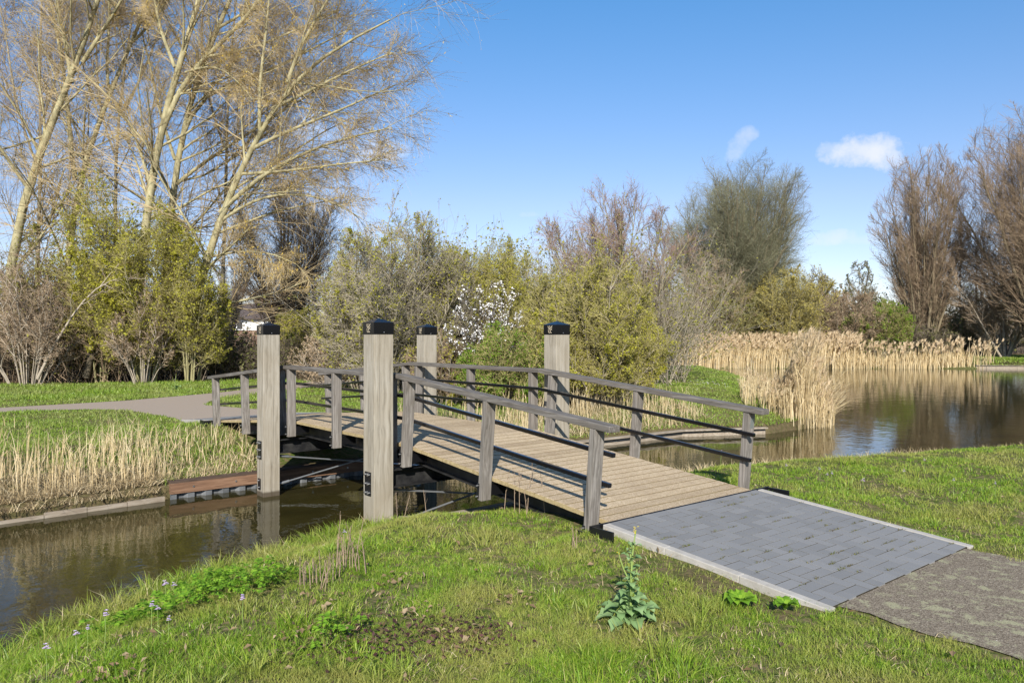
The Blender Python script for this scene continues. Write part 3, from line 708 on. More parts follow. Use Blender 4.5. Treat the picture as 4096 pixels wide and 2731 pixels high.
big('thick pale tree with an upright forked trunk in the middle of the tall bare trees', (530, 1500), d,
    [px_stem([(525, 1500), (551, 1216), (575, 900), (601, 741), (627, 610), (645, 436), (706, 261), (758, 166), (810, 0), (850, -220)], d, .20, .08),
     px_stem([(635, 560), (671, 470), (741, 287), (836, 218), (932, 131), (1024, 35), (1120, -120)], d, .12, .05), px_stem([(741, 290), (860, 255), (960, 330), (1010, 400)], d, .045, .018, d1=28.5),
     px_stem([(601, 741), (560, 600), (520, 480), (440, 420)], d, .07, .03), px_stem([(700, 270), (640, 120), (600, -100)], d, .08, .03), px_stem([(810, 230), (960, 210), (1105, 157), (1358, 43)], d, .07, .02)], nleaf=2600, lsize=.045, droop=1, lasp=.3)
d = 33.0
big('tall tree with a straight yellowish trunk just right of the thick forked one', (650, 1500), d,
    [px_stem([(640, 1500), (658, 1206), (668, 980), (690, 749), (723, 488), (784, 331), (810, 209), (906, 52), (990, -160)], d, .19, .07), px_stem([(723, 560), (800, 357), (931, 340), (1088, 287), (1236, 200), (1410, 113)], d, .09, .03),
     px_stem([(690, 749), (820, 640), (960, 560), (1160, 420), (1330, 330)], d, .09, .025), px_stem([(860, 120), (1000, 40), (1120, -100)], d, .07, .03), px_stem([(700, 640), (640, 460), (600, 260), (560, 100)], d, .08, .03)], nleaf=2600, lsize=.045, droop=1, lasp=.3)
d = 29.0
big('broad tree leaning right with a wide drooping crown, rightmost of the tall bare trees', (725, 1480), d,
    [px_stem([(720, 1480), (750, 1282), (796, 1140), (840, 1010), (887, 837), (948, 697), (1009, 593), (1088, 436), (1149, 331), (1260, 230), (1420, 150), (1560, 80)], d, .19, .03, 12),
     px_stem([(880, 850), (974, 741), (1149, 636), (1288, 575), (1410, 545), (1568, 510)], d, .10, .02), px_stem([(1000, 600), (1150, 520), (1300, 470), (1450, 400), (1580, 340)], d, .08, .02),
     px_stem([(1088, 436), (1230, 370), (1400, 280), (1570, 210)], d, .08, .02), px_stem([(862, 900), (980, 800), (1150, 760), (1330, 790), (1440, 870)], d, .07, .018), px_stem([(948, 697), (1120, 690), (1320, 660), (1530, 640)], d, .07, .018),
     px_stem([(1149, 331), (1200, 180), (1300, 20), (1380, -120)], d, .08, .025), px_stem([(830, 1030), (960, 1000), (1100, 1010), (1190, 1060)], d, .05, .015, d1=27.5), px_stem([(1040, 540), (1030, 380), (1060, 180), (1080, -40)], d, .08, .03)],
    nleaf=5200, lsize=.045, droop=1.2, lasp=.3, levels=((16, .12, 1, 42, .34, .03), (13, .10, 1, 38, .62, -.04), (10, .08, 1, 34, .72, -.10)))

for lab, u, d, st in (('thin greyish bare tree standing behind the gap between the two leftmost tall trees', 150, 38, [[(140, 1480), (150, 1000), (170, 560), (150, 200), (180, -200)], [(160, 700), (60, 420), (20, 100), (-30, -100)], [(165, 500), (240, 260), (300, 40), (330, -150)]]),
                      ('thin greyish bare tree behind the middle of the tall trees, forking high up', 470, 38, [[(470, 1480), (465, 1000), (455, 640), (470, 420), (520, 150), (560, -150)], [(460, 620), (400, 480), (380, 200), (400, -120)], [(468, 480), (560, 330), (640, 120), (680, -120)]]),
                      ('slender bare tree behind the broad leaning tree with upright branches', 930, 37, [[(880, 1470), (890, 1100), (910, 700), (900, 380), (940, 80), (960, -150)], [(905, 760), (1020, 520), (1120, 260), (1180, 40)], [(900, 600), (830, 400), (800, 150), (820, -100)], [(908, 650), (1080, 480), (1250, 340), (1420, 250)]])):
    x, y = P2(u, d)
    tree_from('bare_tree', lab, 'tree', 'tall bare trees on the left', (x, y, H(x, y)-.1), [px_stem(q_, d, .12 if i_ == 0 else .06, .03) for i_, q_ in enumerate(st)], B['grey'], TW['brown'], LF['catkin'], ((16, .2, 1, 42, .28, .12), (12, .12, 1, 38, .62, .04), (11, .08, 1, 34, .7, -.03)), 500, .06, rmins=(.018, .0085, .0055), wig=.12, droop=1, lasp=.3)
# ------------------------------------------------------------------ shrubs and trees of the background
def shrub(name, label, cat, group, u, vtop, wpx, d, n, wood, twig, leaf=None, nleaf=0, lsize=.05, r0=.03, levels=None, top=.35, power=1.2, vb=None, trunk='stems', sp0=.3, env='bush', **kw):
    x, y = P2(u, d); zb = H(x, y); zt = CAM[2] + d*(V0-vtop)/FPX; Hh = zt-zb; Wd = wpx*d/FPX
    levels = levels or ((9, .10, 1, 36, .46, .10), (9, .10, 1, 38, .58, .05), (8, .08, 1, 36, .62, .02)); n = int(n*1.3); nleaf = int(nleaf*3.4); lsize *= .66
    st = fan((x, y, zb), Hh*.98, Wd*.95, n, r0, power, top=top, spread0=sp0)
    return tree_from(name, label, cat, group, (x, y, zb), st, wood, twig, leaf, levels, nleaf, lsize, trunk=trunk, env=(Hh, Wd, env, rng.random()*6.28), **kw)
G1 = 'leafing shrubs at the wood edge on the left'
LV = ((10, .10, 1, 38, .42, .12), (10, .10, 1, 40, .56, .05), (9, .08, 1, 38, .6, .0))
for args in (('shrub', 'yellow green leafing shrub under the far left leaning trunk', 'shrub', G1, 150, 900, 430, 28.6, 9, B['olive'], TW['brown'], LF['yg2'], 3200, .055),
             ('shrub', 'tall yellow green leafing shrub between the two leftmost slim trunks', 'shrub', G1, 400, 700, 430, 28.3, 10, B['olive'], TW['olive'], LF['yg'], 5200, .055),
             ('shrub', 'bright yellow green leafing shrub in front of the thick forked trunk', 'shrub', G1, 590, 760, 420, 27.6, 10, B['olive'], TW['olive'], LF['yg'], 5600, .055),
             ('shrub', 'yellow green leafing shrub in front of the broad leaning tree', 'shrub', G1, 760, 880, 330, 28.0, 9, B['olive'], TW['olive'], LF['yg'], 3600, .055)):
    shrub(*args, r0=.035, levels=LV)
# dark leaning trunk in the hedge
x, y = P2(345, 27.8); zb = H(x, y)
tree_from('hedge_tree', 'dark trunked leafy tree leaning right in the hedge between two clumps of bare stems', 'tree', None, (x, y, zb-.05),
    [px_stem([(345, 1510), (370, 1380), (395, 1260), (400, 1180), (430, 1060), (470, 930)], 27.8, .13, .03), px_stem([(365, 1440), (410, 1390), (450, 1330), (520, 1250)], 27.8, .07, .02, d1=27), px_stem([(395, 1330), (440, 1250), (500, 1180), (560, 1080)], 27.8, .05, .02),
     px_stem([(385, 1300), (340, 1210), (310, 1100), (300, 980)], 27.8, .05, .015)], B['dark'], TW['dark'], LF['yg'], ((9, .2, 1, 48, .4, .1), (6, .15, 1, 45, .5, .05), (6, .1, 1, 45, .5, 0)), 4200, .05)
G2 = 'coppiced clumps of bare pale stems at the hedge foot'
LC = ((9, .3, 1, 32, .38, .12), (8, .2, 1, 40, .45, .08), (7, .1, 1, 42, .5, .05))
shrub('coppiced_shrub', "wide clump of bare pale stems at the hedge foot by the photo's left edge", 'shrub', G2, 110, 1080, 430, 26.6, 22, B['pale'], TW['tan'], LF['dead'], 900, .035, r0=.022, levels=LC, power=1.1, sp0=.55)
shrub('coppiced_shrub', 'narrow vase shaped clump of bare pale stems right of the dark leaning trunk', 'shrub', G2, 570, 1150, 290, 27.0, 14, B['pale'], TW['tan'], LF['dead'], 500, .035, r0=.02, levels=LC, power=1.15, sp0=.3)
x, y = P2(160, 26.2); zb = H(x, y)
tree_from('leaning_sapling', 'pale leaning sapling curving right out of the left clump of bare stems', 'tree', None, (x, y, zb-.05), [px_stem([(150, 1515), (215, 1380), (270, 1290), (330, 1200), (420, 1110), (510, 1105)], 26.2, .055, .012)], B['pale'], TW['tan'], None, ((9, .4, 1, 45, .25, .1), (5, .2, 1, 42, .45, .1), (4, .1, 1, 42, .5, .05)))
# undergrowth along the wood edge on the left
def undergrowth(name, label, u0_, u1_, d0, d1, nst, hmin, hmax, woodm, leafm, nl, lsz, sides=3):
    mb = MB(); u = rng.uniform(u0_, u1_, nst); dd = rng.uniform(d0, d1, nst) if np.isscalar(d0) else 0
    xy = np.array([P2(a, b) for a, b in zip(u, dd)]); z = height(xy)
    hh = rng.uniform(hmin, hmax, nst); k = 4
    dirv = unit(np.column_stack([rng.normal(0, .35, (nst, 2)), np.ones(nst)])); pts = np.zeros((nst, k, 3)); pts[:, 0] = np.column_stack([xy, z])
    for j in range(1, k):
        dirv = unit(dirv + rng.normal(0, .18, (nst, 3))); pts[:, j] = pts[:, j-1] + dirv*(hh/(k-1))[:, None]
    rad = np.broadcast_to(np.linspace(.016, .007, k), (nst, k)); v, f = tubes(pts, rad, 3); mb.add(v, f, 0)
    c, cr = spawn(pts, rad, 6, .15, 1, 45, .42, .1, 3, .6, .006, .2); v, f = tubes(c, cr, 3); mb.add(v, f, 0)
    c2, cr2 = spawn(c, cr, 3, .15, 1, 45, .5, .05, 3, .7, .006, .2); v, f = tubes(c2, cr2, 3); mb.add(v, f, 0)
    if nl: leaf_quads(mb, c2, nl, lsz, 1, .05)
    return tag(mb.build(name, [woodm, leafm]), label, 'undergrowth', kind='stuff')
undergrowth('undergrowth', 'dense dark twiggy undergrowth along the wood edge on the left', -700, 820, 28.2, 33, 1100, 1.0, 3.4, TW['dark'], LF['dull'], 14000, .06)
undergrowth('undergrowth', 'low dark brown undergrowth below the house left of the leftmost tall post', 800, 1130, 29.5, 34, 420, .8, 2.0, TW['dark'], LF['dull'], 5000, .055)
undergrowth('undergrowth', 'brownish twigs filling the shrubs above the hedge foot on the left', -400, 480, 27.6, 31, 420, 2.0, 4.6, TW['brown'], LF['yg2'], 3500, .05)
# ---- middle group
undergrowth('thicket', 'olive thicket filling the space behind the bushes in the middle', 1440, 2740, 26, 36, 1000, 2.6, 5.4, TW['grey'], LF['yg2'], 34000, .05)
shrub('bare_tree', 'dark many stemmed bare tree behind the bramble bush left of the middle', 'tree', None, 1150, 735, 560, 46, 16, B['dark'], TW['brown'], LF['dull'], 500, .06, r0=.11, levels=((12, .15, 1, 32, .38, .16), (10, .12, 1, 34, .55, .08), (10, .08, 1, 34, .62, .03)), power=1.25, trunk='trunk', rmins=(.018, .009, .006), top=.3, env='vase')
shrub('bare_tree', 'pale brown upright bare tree in front of the house', 'tree', None, 905, 1010, 250, 58, 9, B['grey'], TW['tan'], None, 0, r0=.12, levels=((11, .2, 1, 25, .35, .3), (10, .15, 1, 28, .5, .2), (10, .1, 1, 28, .6, .1)), trunk='trunk', rmins=(.018, .010, .007), env='egg', top=.4)
shrub('shrub', 'yellow green bush below the dark many stemmed tree', 'shrub', None, 1170, 1215, 220, 38, 14, B['olive'], TW['olive'], LF['yg'], 4200, .06, r0=.03)
shrub('shrub', 'low olive bush just right of the leftmost tall bridge post', 'shrub', None, 1250, 1260, 190, 35, 10, B['olive'], TW['dark'], LF['yg2'], 1800, .06, r0=.03)
shrub('bramble_bush', 'brown mounded bramble bush behind the bridge, straw coloured arching canes', 'bush', None, 1360, 1285, 380, 25.5, 60, B['pale'], TW['tan'], LF['dead'], 2600, .04, r0=.013, levels=((7, .25, 1, 50, .4, -.05), (5, .15, 1, 45, .5, -.05), (4, .1, 1, 45, .5, 0)), power=.95, top=.55, sp0=.9, trunk='canes', rmins=(.011, .008, .006))
shrub('hazel_bush', 'large spreading grey stemmed bush with sparse young leaves left of the white blossom', 'bush', None, 1600, 850, 700, 23.5, 26, B['grey'], TW['grey'], LF['yg'], 8500, .042, r0=.04, levels=((11, .10, 1, 38, .40, .1), (9, .10, 1, 40, .55, .05), (9, .08, 1, 38, .6, .03)), power=1.05, sp0=.6)
shrub('hazel_bush', 'lower leafing bush with grey branches behind the leftmost inner tall post', 'bush', None, 1470, 965, 480, 24.5, 16, B['grey'], TW['grey'], LF['yg'], 4600, .042, r0=.035, sp0=.5)
shrub('round_bush', 'dense round yellow green bush topping out behind the white blossom', 'bush', None, 1990, 960, 520, 27, 22, B['olive'], TW['olive'], LF['yg'], 9500, .045, r0=.035, sp0=.5)
shrub('round_bush', 'brownish green bush filling the gap left of the round yellow green bush', 'bush', None, 1790, 990, 460, 26, 16, B['olive'], TW['brown'], LF['yg2'], 4200, .045, r0=.03, sp0=.5)
shrub('blackthorn', 'white blossoming blackthorn in the middle of the bushes behind the bridge', 'bush', None, 1955, 1100, 340, 18.9, 18, B['dark'], TW['dark'], M['blossom'], 1000, .028, r0=.016, levels=((7, .35, 1, 28, .3, .15), (4, .2, 1, 40, .4, .1), (3, .1, 1, 40, .5, .1)), lspread=.02, power=1.0, top=.45, sp0=.25, rmins=(.008, .006, .005), lasp=.9)
shrub('green_bush', 'bright green leafy low bush behind the middle of the bridge railing', 'bush', None, 2020, 1290, 440, 18.4, 24, B['olive'], TW['olive'], LF['green'], 9000, .032, r0=.016, sp0=.6, top=.5)
shrub('green_bush', "small green leaved bramble tangle at the bush foot beside the inner left post", 'bush', None, 1760, 1330, 300, 19.2, 24, B['grey'], TW['brown'], LF['yg'], 2600, .03, r0=.012, sp0=.7, top=.5)
shrub('bare_tree', 'round tree with purplish bare twig tops right of the middle', 'tree', None, 2470, 765, 680, 30, 16, B['olive'], TW['purple'], LF['yg2'], 1100, .04, r0=.09, levels=((11, .15, 1, 34, .38, .16), (10, .12, 1, 36, .56, .1), (10, .08, 1, 34, .62, .06)), trunk='trunk', rmins=(.014, .007, .005), top=.35, power=1.1, env='round')
shrub('leafing_bush', 'wide yellow green leafing bush right of the rightmost tall post above the grass', 'bush', None, 2400, 1020, 560, 19.2, 30, B['grey'], TW['olive'], LF['yg'], 9000, .036, r0=.035, levels=((10, .1, 1, 40, .42, .08), (9, .10, 1, 40, .56, .03), (8, .08, 1, 38, .6, 0)), power=.95, sp0=.5, top=.5)
shrub('leafing_bush', 'olive leafing bush directly behind the rightmost tall post', 'bush', None, 2230, 1090, 420, 20.5, 20, B['grey'], TW['olive'], LF['yg2'], 5200, .036, r0=.03, sp0=.5)
shrub('leafing_bush', "leafing bush with drooping branches at the right end of the bush row", 'bush', None, 2500, 1150, 330, 23, 16, B['grey'], TW['olive'], LF['yg'], 4600, .04, r0=.03, sp0=.5, top=.55, power=.9)
shrub('brown_bush', 'reddish brown twiggy bush left of the willow across the pond', 'bush', None, 2790, 1000, 520, 60, 24, B['grey'], TW['tan'], LF['dead'], 1600, .06, r0=.06, levels=((8, .2, 1, 40, .36, .1), (7, .15, 1, 42, .45, .05), (6, .1, 1, 42, .5, 0)), rmins=(.018, .011, .008), sp0=.6)
# ---- across the pond
WL = ((15, .10, 1, 32, .40, .12), (11, .10, 1, 36, .56, .02), (10, .08, 1, 36, .7, -.10))
x, y = P2(2860, 64)
shrub('willow', 'large rounded willow with a greenish haze of new leaves across the pond', 'tree', None, 2945, 640, 610, 64, 30, B['willow'], TW['wgreen'], LF['willow'], 3600, .05, r0=.19, levels=WL, trunk='trunk', env='round', rmins=(.022, .009, .0048), rfs=(.5, .5, .6), top=.25, power=1.05, lasp=.3, droop=1, sp0=1.0, lspread=.2)
shrub('bare_willow', "tall bare willow with a broom of brown stems right of the tree gap", 'tree', None, 3690, 595, 420, 62, 22, B['willow'], TW['brown'], None, 0, r0=.15, levels=((13, .10, 1, 30, .30, .2), (11, .12, 1, 32, .52, .14), (10, .08, 1, 32, .6, .08)), trunk='trunk', rmins=(.024, .011, .0065), env='egg', top=.3, power=1.2, sp0=.7)
shrub('bare_willow', 'huge bare tree cut off by the right edge of the photo', 'tree', None, 4180, 380, 760, 57, 24, B['willow'], TW['brown'], None, 0, r0=.15, levels=((15, .08, 1, 32, .34, .18), (12, .12, 1, 32, .55, .1), (11, .08, 1, 32, .65, .05)), trunk='trunk', rmins=(.024, .011, .0065), env='egg', top=.3, power=1.1, sp0=.7)
shrub('bare_willow', 'low spreading bare tree with pale branches below the huge tree at the right edge', 'tree', None, 4020, 930, 520, 60, 14, B['pale'], TW['tan'], None, 0, r0=.11, levels=((12, .1, 1, 36, .40, .1), (10, .12, 1, 34, .55, .05), (10, .08, 1, 32, .65, .0)), trunk='trunk', rmins=(.022, .011, .007), env='vase', top=.4, power=.95)
for a in (('olive green bush below the left side of the big willow', 2880, 1120, 420, 59.5, TW['olive'], LF['dull'], 4200), ('ochre green bush below the right side of the big willow', 3150, 1050, 430, 60, TW['olive'], LF['ochre'], 4600),
          ('dull greyish brown bush left of the bright green one across the pond', 3390, 1160, 340, 61, TW['brown'], LF['dead'], 1800), ('bright green bush at the foot of the bare pollard willow', 3520, 1180, 270, 60, TW['olive'], LF['green'], 4000),
          ('dull bush behind the reeds below the bare pollard willow', 3640, 1270, 340, 61, TW['dark'], LF['dull'], 1800), ('dark green low bush right of the pollard willow', 3860, 1270, 220, 68, TW['dark'], LF['dull'], 2400)):
    shrub('pond_bush', a[0], 'bush', 'bushes across the pond', a[1], a[2], a[3], a[4], 18, B['grey'], a[5], a[6], a[7], .085, r0=.05, rmins=(.02, .013, .010), sp0=.8)
for a in (('brownish dark tree in the gap between the willows', 3260, 1035, 220, 88, TW['dark']), ('dusky round tree left in the gap between the willows', 3330, 1090, 200, 84, TW['purple']), ('small upright grey alder in the gap beside the pollard willow', 3440, 1030, 170, 86, TW['grey'])):
    shrub('far_tree', a[0], 'tree', 'small trees in the gap between the willows', a[1], a[2], a[3], a[4], 7, B['dark'], a[5], LF['dull'], 2200, .10, r0=.12, levels=((11, .2, 1, 45, .35, .1), (9, .2, 1, 42, .45, .05), (8, .1, 1, 42, .5, 0)), trunk='trunk', rmins=(.03, .02, .014), top=.5)
undergrowth('far_woodland', 'dark woodland filling the background at the right across the pond', 3680, 5200, 70, 84, 800, 3, 7.5, TW['dark'], LF['dull'], 12000, .14)
def wood_belt(label, u0_, u1_, d0, d1, n, hmin, hmax, tw, lf, nl):
    o = undergrowth('far_woodland', label, u0_, u1_, d0, d1, n, hmin, hmax, tw, lf, nl, .16); return o
undergrowth('thicket', 'dusky brown green thicket behind the bushes across the pond', 2500, 3960, 63, 72, 900, 2.6, 5.6, TW['brown'], LF['dull'], 14000, .10)
wood_belt('brownish belt of far trees closing the view behind all bushes', 1000, 3760, 90, 120, 900, 3.0, 7.5, TW['brown'], LF['dull'], 9000)
wood_belt('greyish belt of far trees behind the house and the tall trees', -1500, 1000, 95, 125, 700, 2.5, 5.0, TW['grey'], LF['dull'], 5000)
for u, vt, lab in ((3840, 1150, 'thin pale trunked birch left in the dark wood across the pond'), (3905, 1130, 'thin pale trunked birch right in the dark wood across the pond')):
    d = 66; x, y = P2(u, d)
    tree_from('birch', lab, 'tree', 'birches in the dark wood', (x, y, H(x, y)), [px_stem([(u, 1425), (u+4, 1300), (u-3, vt), (u+8, vt-200)], d, .10, .04)], B['pale'], TW['dark'], None, ((8, .5, 1, 40, .25, .1), (6, .2, 1, 40, .45, .1)), rmins=(.03, .02, .016))

# ------------------------------------------------------------------ house
hx, hy = P2(860, 84); hz = H(hx, hy)
house = empty('house', (hx, hy, hz), 'low row house with a dark tiled roof and white wall panels seen between the trees', 'house')
ang = math.atan2(RT[1], RT[0]); house.rotation_euler = (0, 0, ang)
hb = M['hbrick'] = plain_noise('house_brick', (.22, .13, .09), (.3, .2, .14), 6)
mb = MB(); mb.box((0, 0, 1.35), (7.2, 4, 1.45)); mb.build('wall', hb, house)
mb = MB(); mb.box((0, -4.02, 2.95), (7.25, .06, .62)); mb.box((0, 0, 3.0), (7.2, 3.95, .6)); mb.build('panel', simple('white_panel', (.75, .75, .72), .6), house)
rf_ = plain_noise('roof_tile', (.07, .055, .05), (.12, .095, .085), 5)
mb = MB(); mb.add([(-7.6, -4.6, 3.5), (7.6, -4.6, 3.5), (7.4, 0, 5.3), (-7.4, 0, 5.3), (-7.6, 4.6, 3.5), (7.6, 4.6, 3.5), (-7.6, -4.6, 3.62), (7.6, -4.6, 3.62)], [(6, 7, 2, 3), (3, 2, 5, 4), (0, 1, 7, 6), (0, 6, 3, 3), (1, 2, 7, 7), (0, 4, 5, 1)])
roof = mb.build('roof', rf_, house)
mb = MB(); mb.box((4.9, .2, 5.4), (.45, .35, .55)); mb.box((4.9, .2, 5.98), (.5, .4, .04)); mb.build('chimney', hb, roof)
wf = simple('window_white', (.8, .8, .78), .5); wg = simple('window_glass', (.03, .035, .04), .05, 0, .6)
for cx_ in (-5.2, -2.4, .6, 3.9):
    mb = MB(); mb.box((cx_, -4.1, 2.85), (.75, .05, .5)); w_ = mb.build('window', wf, house)
    mb = MB(); mb.box((cx_-.34, -4.16, 2.85), (.28, .012, .4)); mb.box((cx_+.34, -4.16, 2.85), (.28, .012, .4)); mb.build('pane', wg, w_)
mb = MB(); mb.box((2.2, -3.1, 4.35), (.6, .3, .3)); mb.build('dormer', simple('dormer_white', (.7, .7, .68), .6), roof)

# ------------------------------------------------------------------ blades: grass, straw, reeds
def blades(mb, base, length, width, lean, m=0, segs=2, flat=None, bend=1.0):
    n = len(base); az = rng.random(n)*2*np.pi; wd = np.stack([-np.sin(az), np.cos(az), np.zeros(n)], 1)
    if flat is not None: wd = np.broadcast_to(RT, (n, 3))*1.0; j = rng.normal(0, .6, n); wd = wd*np.cos(j)[:, None] + FW*np.sin(j)[:, None]
    v = []; L_ = length[:, None]
    for s_ in range(segs+1):
        t = s_/segs
        c = base + np.stack([lean[:, 0]*t**(1+bend), lean[:, 1]*t**(1+bend), np.zeros(n)], 1)*L_ + np.array([0, 0, 1.])*L_*(t - .35*t*t*np.minimum(np.linalg.norm(lean, axis=1), 1.4)[:, None])
        w = (width*(1-.55*t))[:, None]*wd*.5
        if s_ < segs: v += [c-w, c+w]
        else: v += [c]
    k = 2*segs+1; V = np.stack(v, 1).reshape(-1, 3); o = np.arange(n)*k
    for s_ in range(segs-1): mb.add(np.zeros((0, 3)), np.zeros((0, 4), int)) if False else None
    q = [np.stack([o+2*s_, o+2*s_+1, o+2*s_+3, o+2*s_+2], 1) for s_ in range(segs-1)]
    n0 = mb.n; mb.add(V, np.stack([o+2*(segs-1), o+2*(segs-1)+1, o+2*segs], 1), m)
    for f in q: mb.f.append((f+n0, m, False))
def on_land(xy):
    xy = xy + np.stack([.05*np.sin(xy[:, 1]*17+xy[:, 0]*9), .035*np.sin(xy[:, 0]*13)+.03*np.sin(xy[:, 0]*31+2)+.015], 1)*(np.abs(xy[:, 0]) > 6.96)[:, None]
    sd = seg_dist(xy, POND); ok = ~inside(xy, POND)
    ok &= ~inside(xy, PATH)
    x, y = xy.T
    ok &= ~((np.abs(y) < 1.15+.0*x) & (np.abs(x) > 4.9) & (np.abs(x) < 6.96))
    ok &= ~((x > 6.9) & (y > -1.07-.012*(x-7)) & (y < 1.0-.05*(np.clip(x, 7, 9)-7)))
    ok &= ~((np.abs(y) < .95) & (np.abs(x) < 4.9))
    return ok, sd
def vnoise(x, y, s, seed=0):
    r = np.random.default_rng(seed); tot = 0
    for i in range(5):
        a = r.random()*6.28; f = s*(1+.6*i); tot = tot + np.sin((x*math.cos(a)+y*math.sin(a))*f + r.random()*6.28)*np.sin((-x*math.sin(a)+y*math.cos(a))*f*1.1 + r.random()*6.28)/(1+.35*i)
    return tot/2.2
def scatter(n, d0, d1, m=.86):
    d = np.exp(rng.uniform(math.log(d0), math.log(d1), n)); u = rng.uniform(-m, m, n)
    p = CAM[None, :2] + d[:, None]*(FW[:2] + u[:, None]*RT[:2]); return p, d
# near lawn, grown in tufts
ct, dt_ = scatter(36000, 2.5, 16)
tw_ = np.clip(1+.9*vnoise(ct[:, 0], ct[:, 1], 3.4, 11), .35, 1.9)
NB = 20
p = np.repeat(ct, NB, 0); d = np.repeat(dt_, NB); tsz = np.repeat(tw_, NB); az_ = rng.random(len(p))*6.283
rr_ = np.abs(rng.normal(0, 1, len(p)))*(.028+.0045*d)*tsz
off_ = np.stack([np.cos(az_), np.sin(az_)], 1); p = p + off_*rr_[:, None]
ok, sd = on_land(p); x, y = p.T
ok &= (x > .5) & ~inside(p, THICKET)
bare = vnoise(x, y, 2.6, 3) + .8*vnoise(x, y, 7, 4)
kerbsoil = ((np.abs(y+1.34) < .17) & (x > 5.5) & (x < 6.95))
patch2 = np.exp(-(((x-5.95)/.55)**2+((y+3.75)/.6)**2)*1.3)
ok &= rng.random(len(d)) < np.where(kerbsoil, .15, np.clip(1.0-1.2*np.clip(bare-.05, 0, 1), .08, 1))*(1-.12*patch2)
ok &= ~((sd < .12) & (rng.random(len(d)) < .6))
p, d, sd, tsz, off_ = p[ok], d[ok], sd[ok], tsz[ok], off_[ok]; x, y = p.T
ln = (.024+.036*rng.random(len(d)))*(.45+.65*tsz) + np.where(sd < 1.0, .05, 0)*rng.random(len(d))
ln = np.where((np.abs(y) < 1.4) & (x > 4.6), np.minimum(ln, .06), ln)
wd = np.maximum(.0038, d*.00082)*(.7+.6*rng.random(len(d)))
mb = MB(); lean = rng.normal(0, .35, (len(d), 2)) + off_*(.25+.5*rng.random(len(d)))[:, None]
blades(mb, np.column_stack([p, height(p)-.008]), ln, wd, lean)
tag(mb.build('lawn_grass', M['grass']), 'short spring grass on the near lawn around the paved bridge approach', 'grass', kind='stuff')
# clumps of longer grass
def tussocks(pts, nper, lmin, lmax, mat, name, label, spread=.10, wmul=1.0):
    mb = MB(); B_, Ls, Le = [], [], []
    for (x, y, s_) in pts:
        k = int(nper*s_); r = np.abs(rng.normal(0, spread*s_, k)); a = rng.random(k)*6.283
        q = np.stack([x+r*np.cos(a), y+r*np.sin(a)], 1); B_.append(q); Ls.append(rng.uniform(lmin, lmax, k)*s_)
        Le.append(np.stack([np.cos(a), np.sin(a)], 1)*rng.uniform(.1, 1.1, k)[:, None] + rng.normal(0, .2, (k, 2)))
    q = np.concatenate(B_); ln = np.concatenate(Ls); le = np.concatenate(Le)
    okk, s2 = on_land(q); q, ln, le = q[okk], ln[okk], le[okk]
    dd = np.maximum(depth_of(q), 2); blades(mb, np.column_stack([q, height(q)-.01]), ln, np.maximum(.0055, dd*.0010)*wmul*(.7+.6*rng.random(len(ln))), le, segs=3)
    return tag(mb.build(name, mat), label, 'grass', kind='stuff')
ts = []
for i in range(900):
    dd = math.exp(rng.uniform(math.log(3.3), math.log(11))); u = rng.uniform(-300, 4400); q = P2(u, dd)
    s2 = seg_dist(np.array([q]), POND)[0]
    if inside(np.array([q]), POND)[0] or q[0] < .8: continue
    if abs(q[1]) < 1.6 and q[0] > 4.2: continue
    bias = vnoise(np.array([q[0]]), np.array([q[1]]), 2.0, 21)[0]
    if bias < .05 and s2 > .9: continue
    ts.append((q[0], q[1], rng.uniform(.5, 1.0)))
for i in range(150):
    yy = rng.uniform(-6.4, -1.3); xx = np.interp(yy, [-6.35, -5.4, -4.7, -3.8, -2.8, -1.9, -1.2], [3.9, 3.1, 2.55, 2.1, 1.75, 1.5, 1.45]) + abs(rng.normal(.08, .22)); ts.append((xx, yy, rng.uniform(.8, 1.45)))
tussocks(ts, 44, .09, .19, M['grass'], 'long_grass', 'clumps of longer grass scattered over the near lawn and along the near bank')
# far bank lawns
p, d = scatter(420000, 11, 60)
ok, sd = on_land(p); x, y = p.T
ok &= (x < .5) & ~inside(p, THICKET)
p, d, sd = p[ok], d[ok], sd[ok]; x, y = p.T
wild = (depth_of(p) > 20.2) & (col_of(p) < 1200)
tuft = vnoise(x, y, 1.9, 12)
ln = (.035+.045*rng.random(len(d)))*(1+.7*np.clip(tuft, -.4, 1)) + np.where(wild, .09*rng.random(len(d)), 0) + np.where(sd < 1.2, .04*rng.random(len(d)), 0)
mb = MB(); blades(mb, np.column_stack([p, height(p)-.01]), ln, d*.00125*(.7+.6*rng.random(len(d))), rng.normal(0, .4, (len(d), 2)))
tag(mb.build('bank_grass', M['grass_far']), 'green grass on the far bank beyond the channel and around the far path', 'grass', kind='stuff')
# far lawn across the pond
xy = np.array([P2(u, dd) for u, dd in zip(rng.uniform(2900, 5000, 26000), rng.uniform(55.5, 66, 26000))])
mb = MB(); blades(mb, np.column_stack([xy, height(xy)-.01]), rng.uniform(.12, .22, len(xy)), np.full(len(xy), .07), rng.normal(0, .4, (len(xy), 2)))
tag(mb.build('pond_lawn_grass', M['grass_far']), 'green lawn strip across the pond behind the thin reeds', 'grass', kind='stuff')

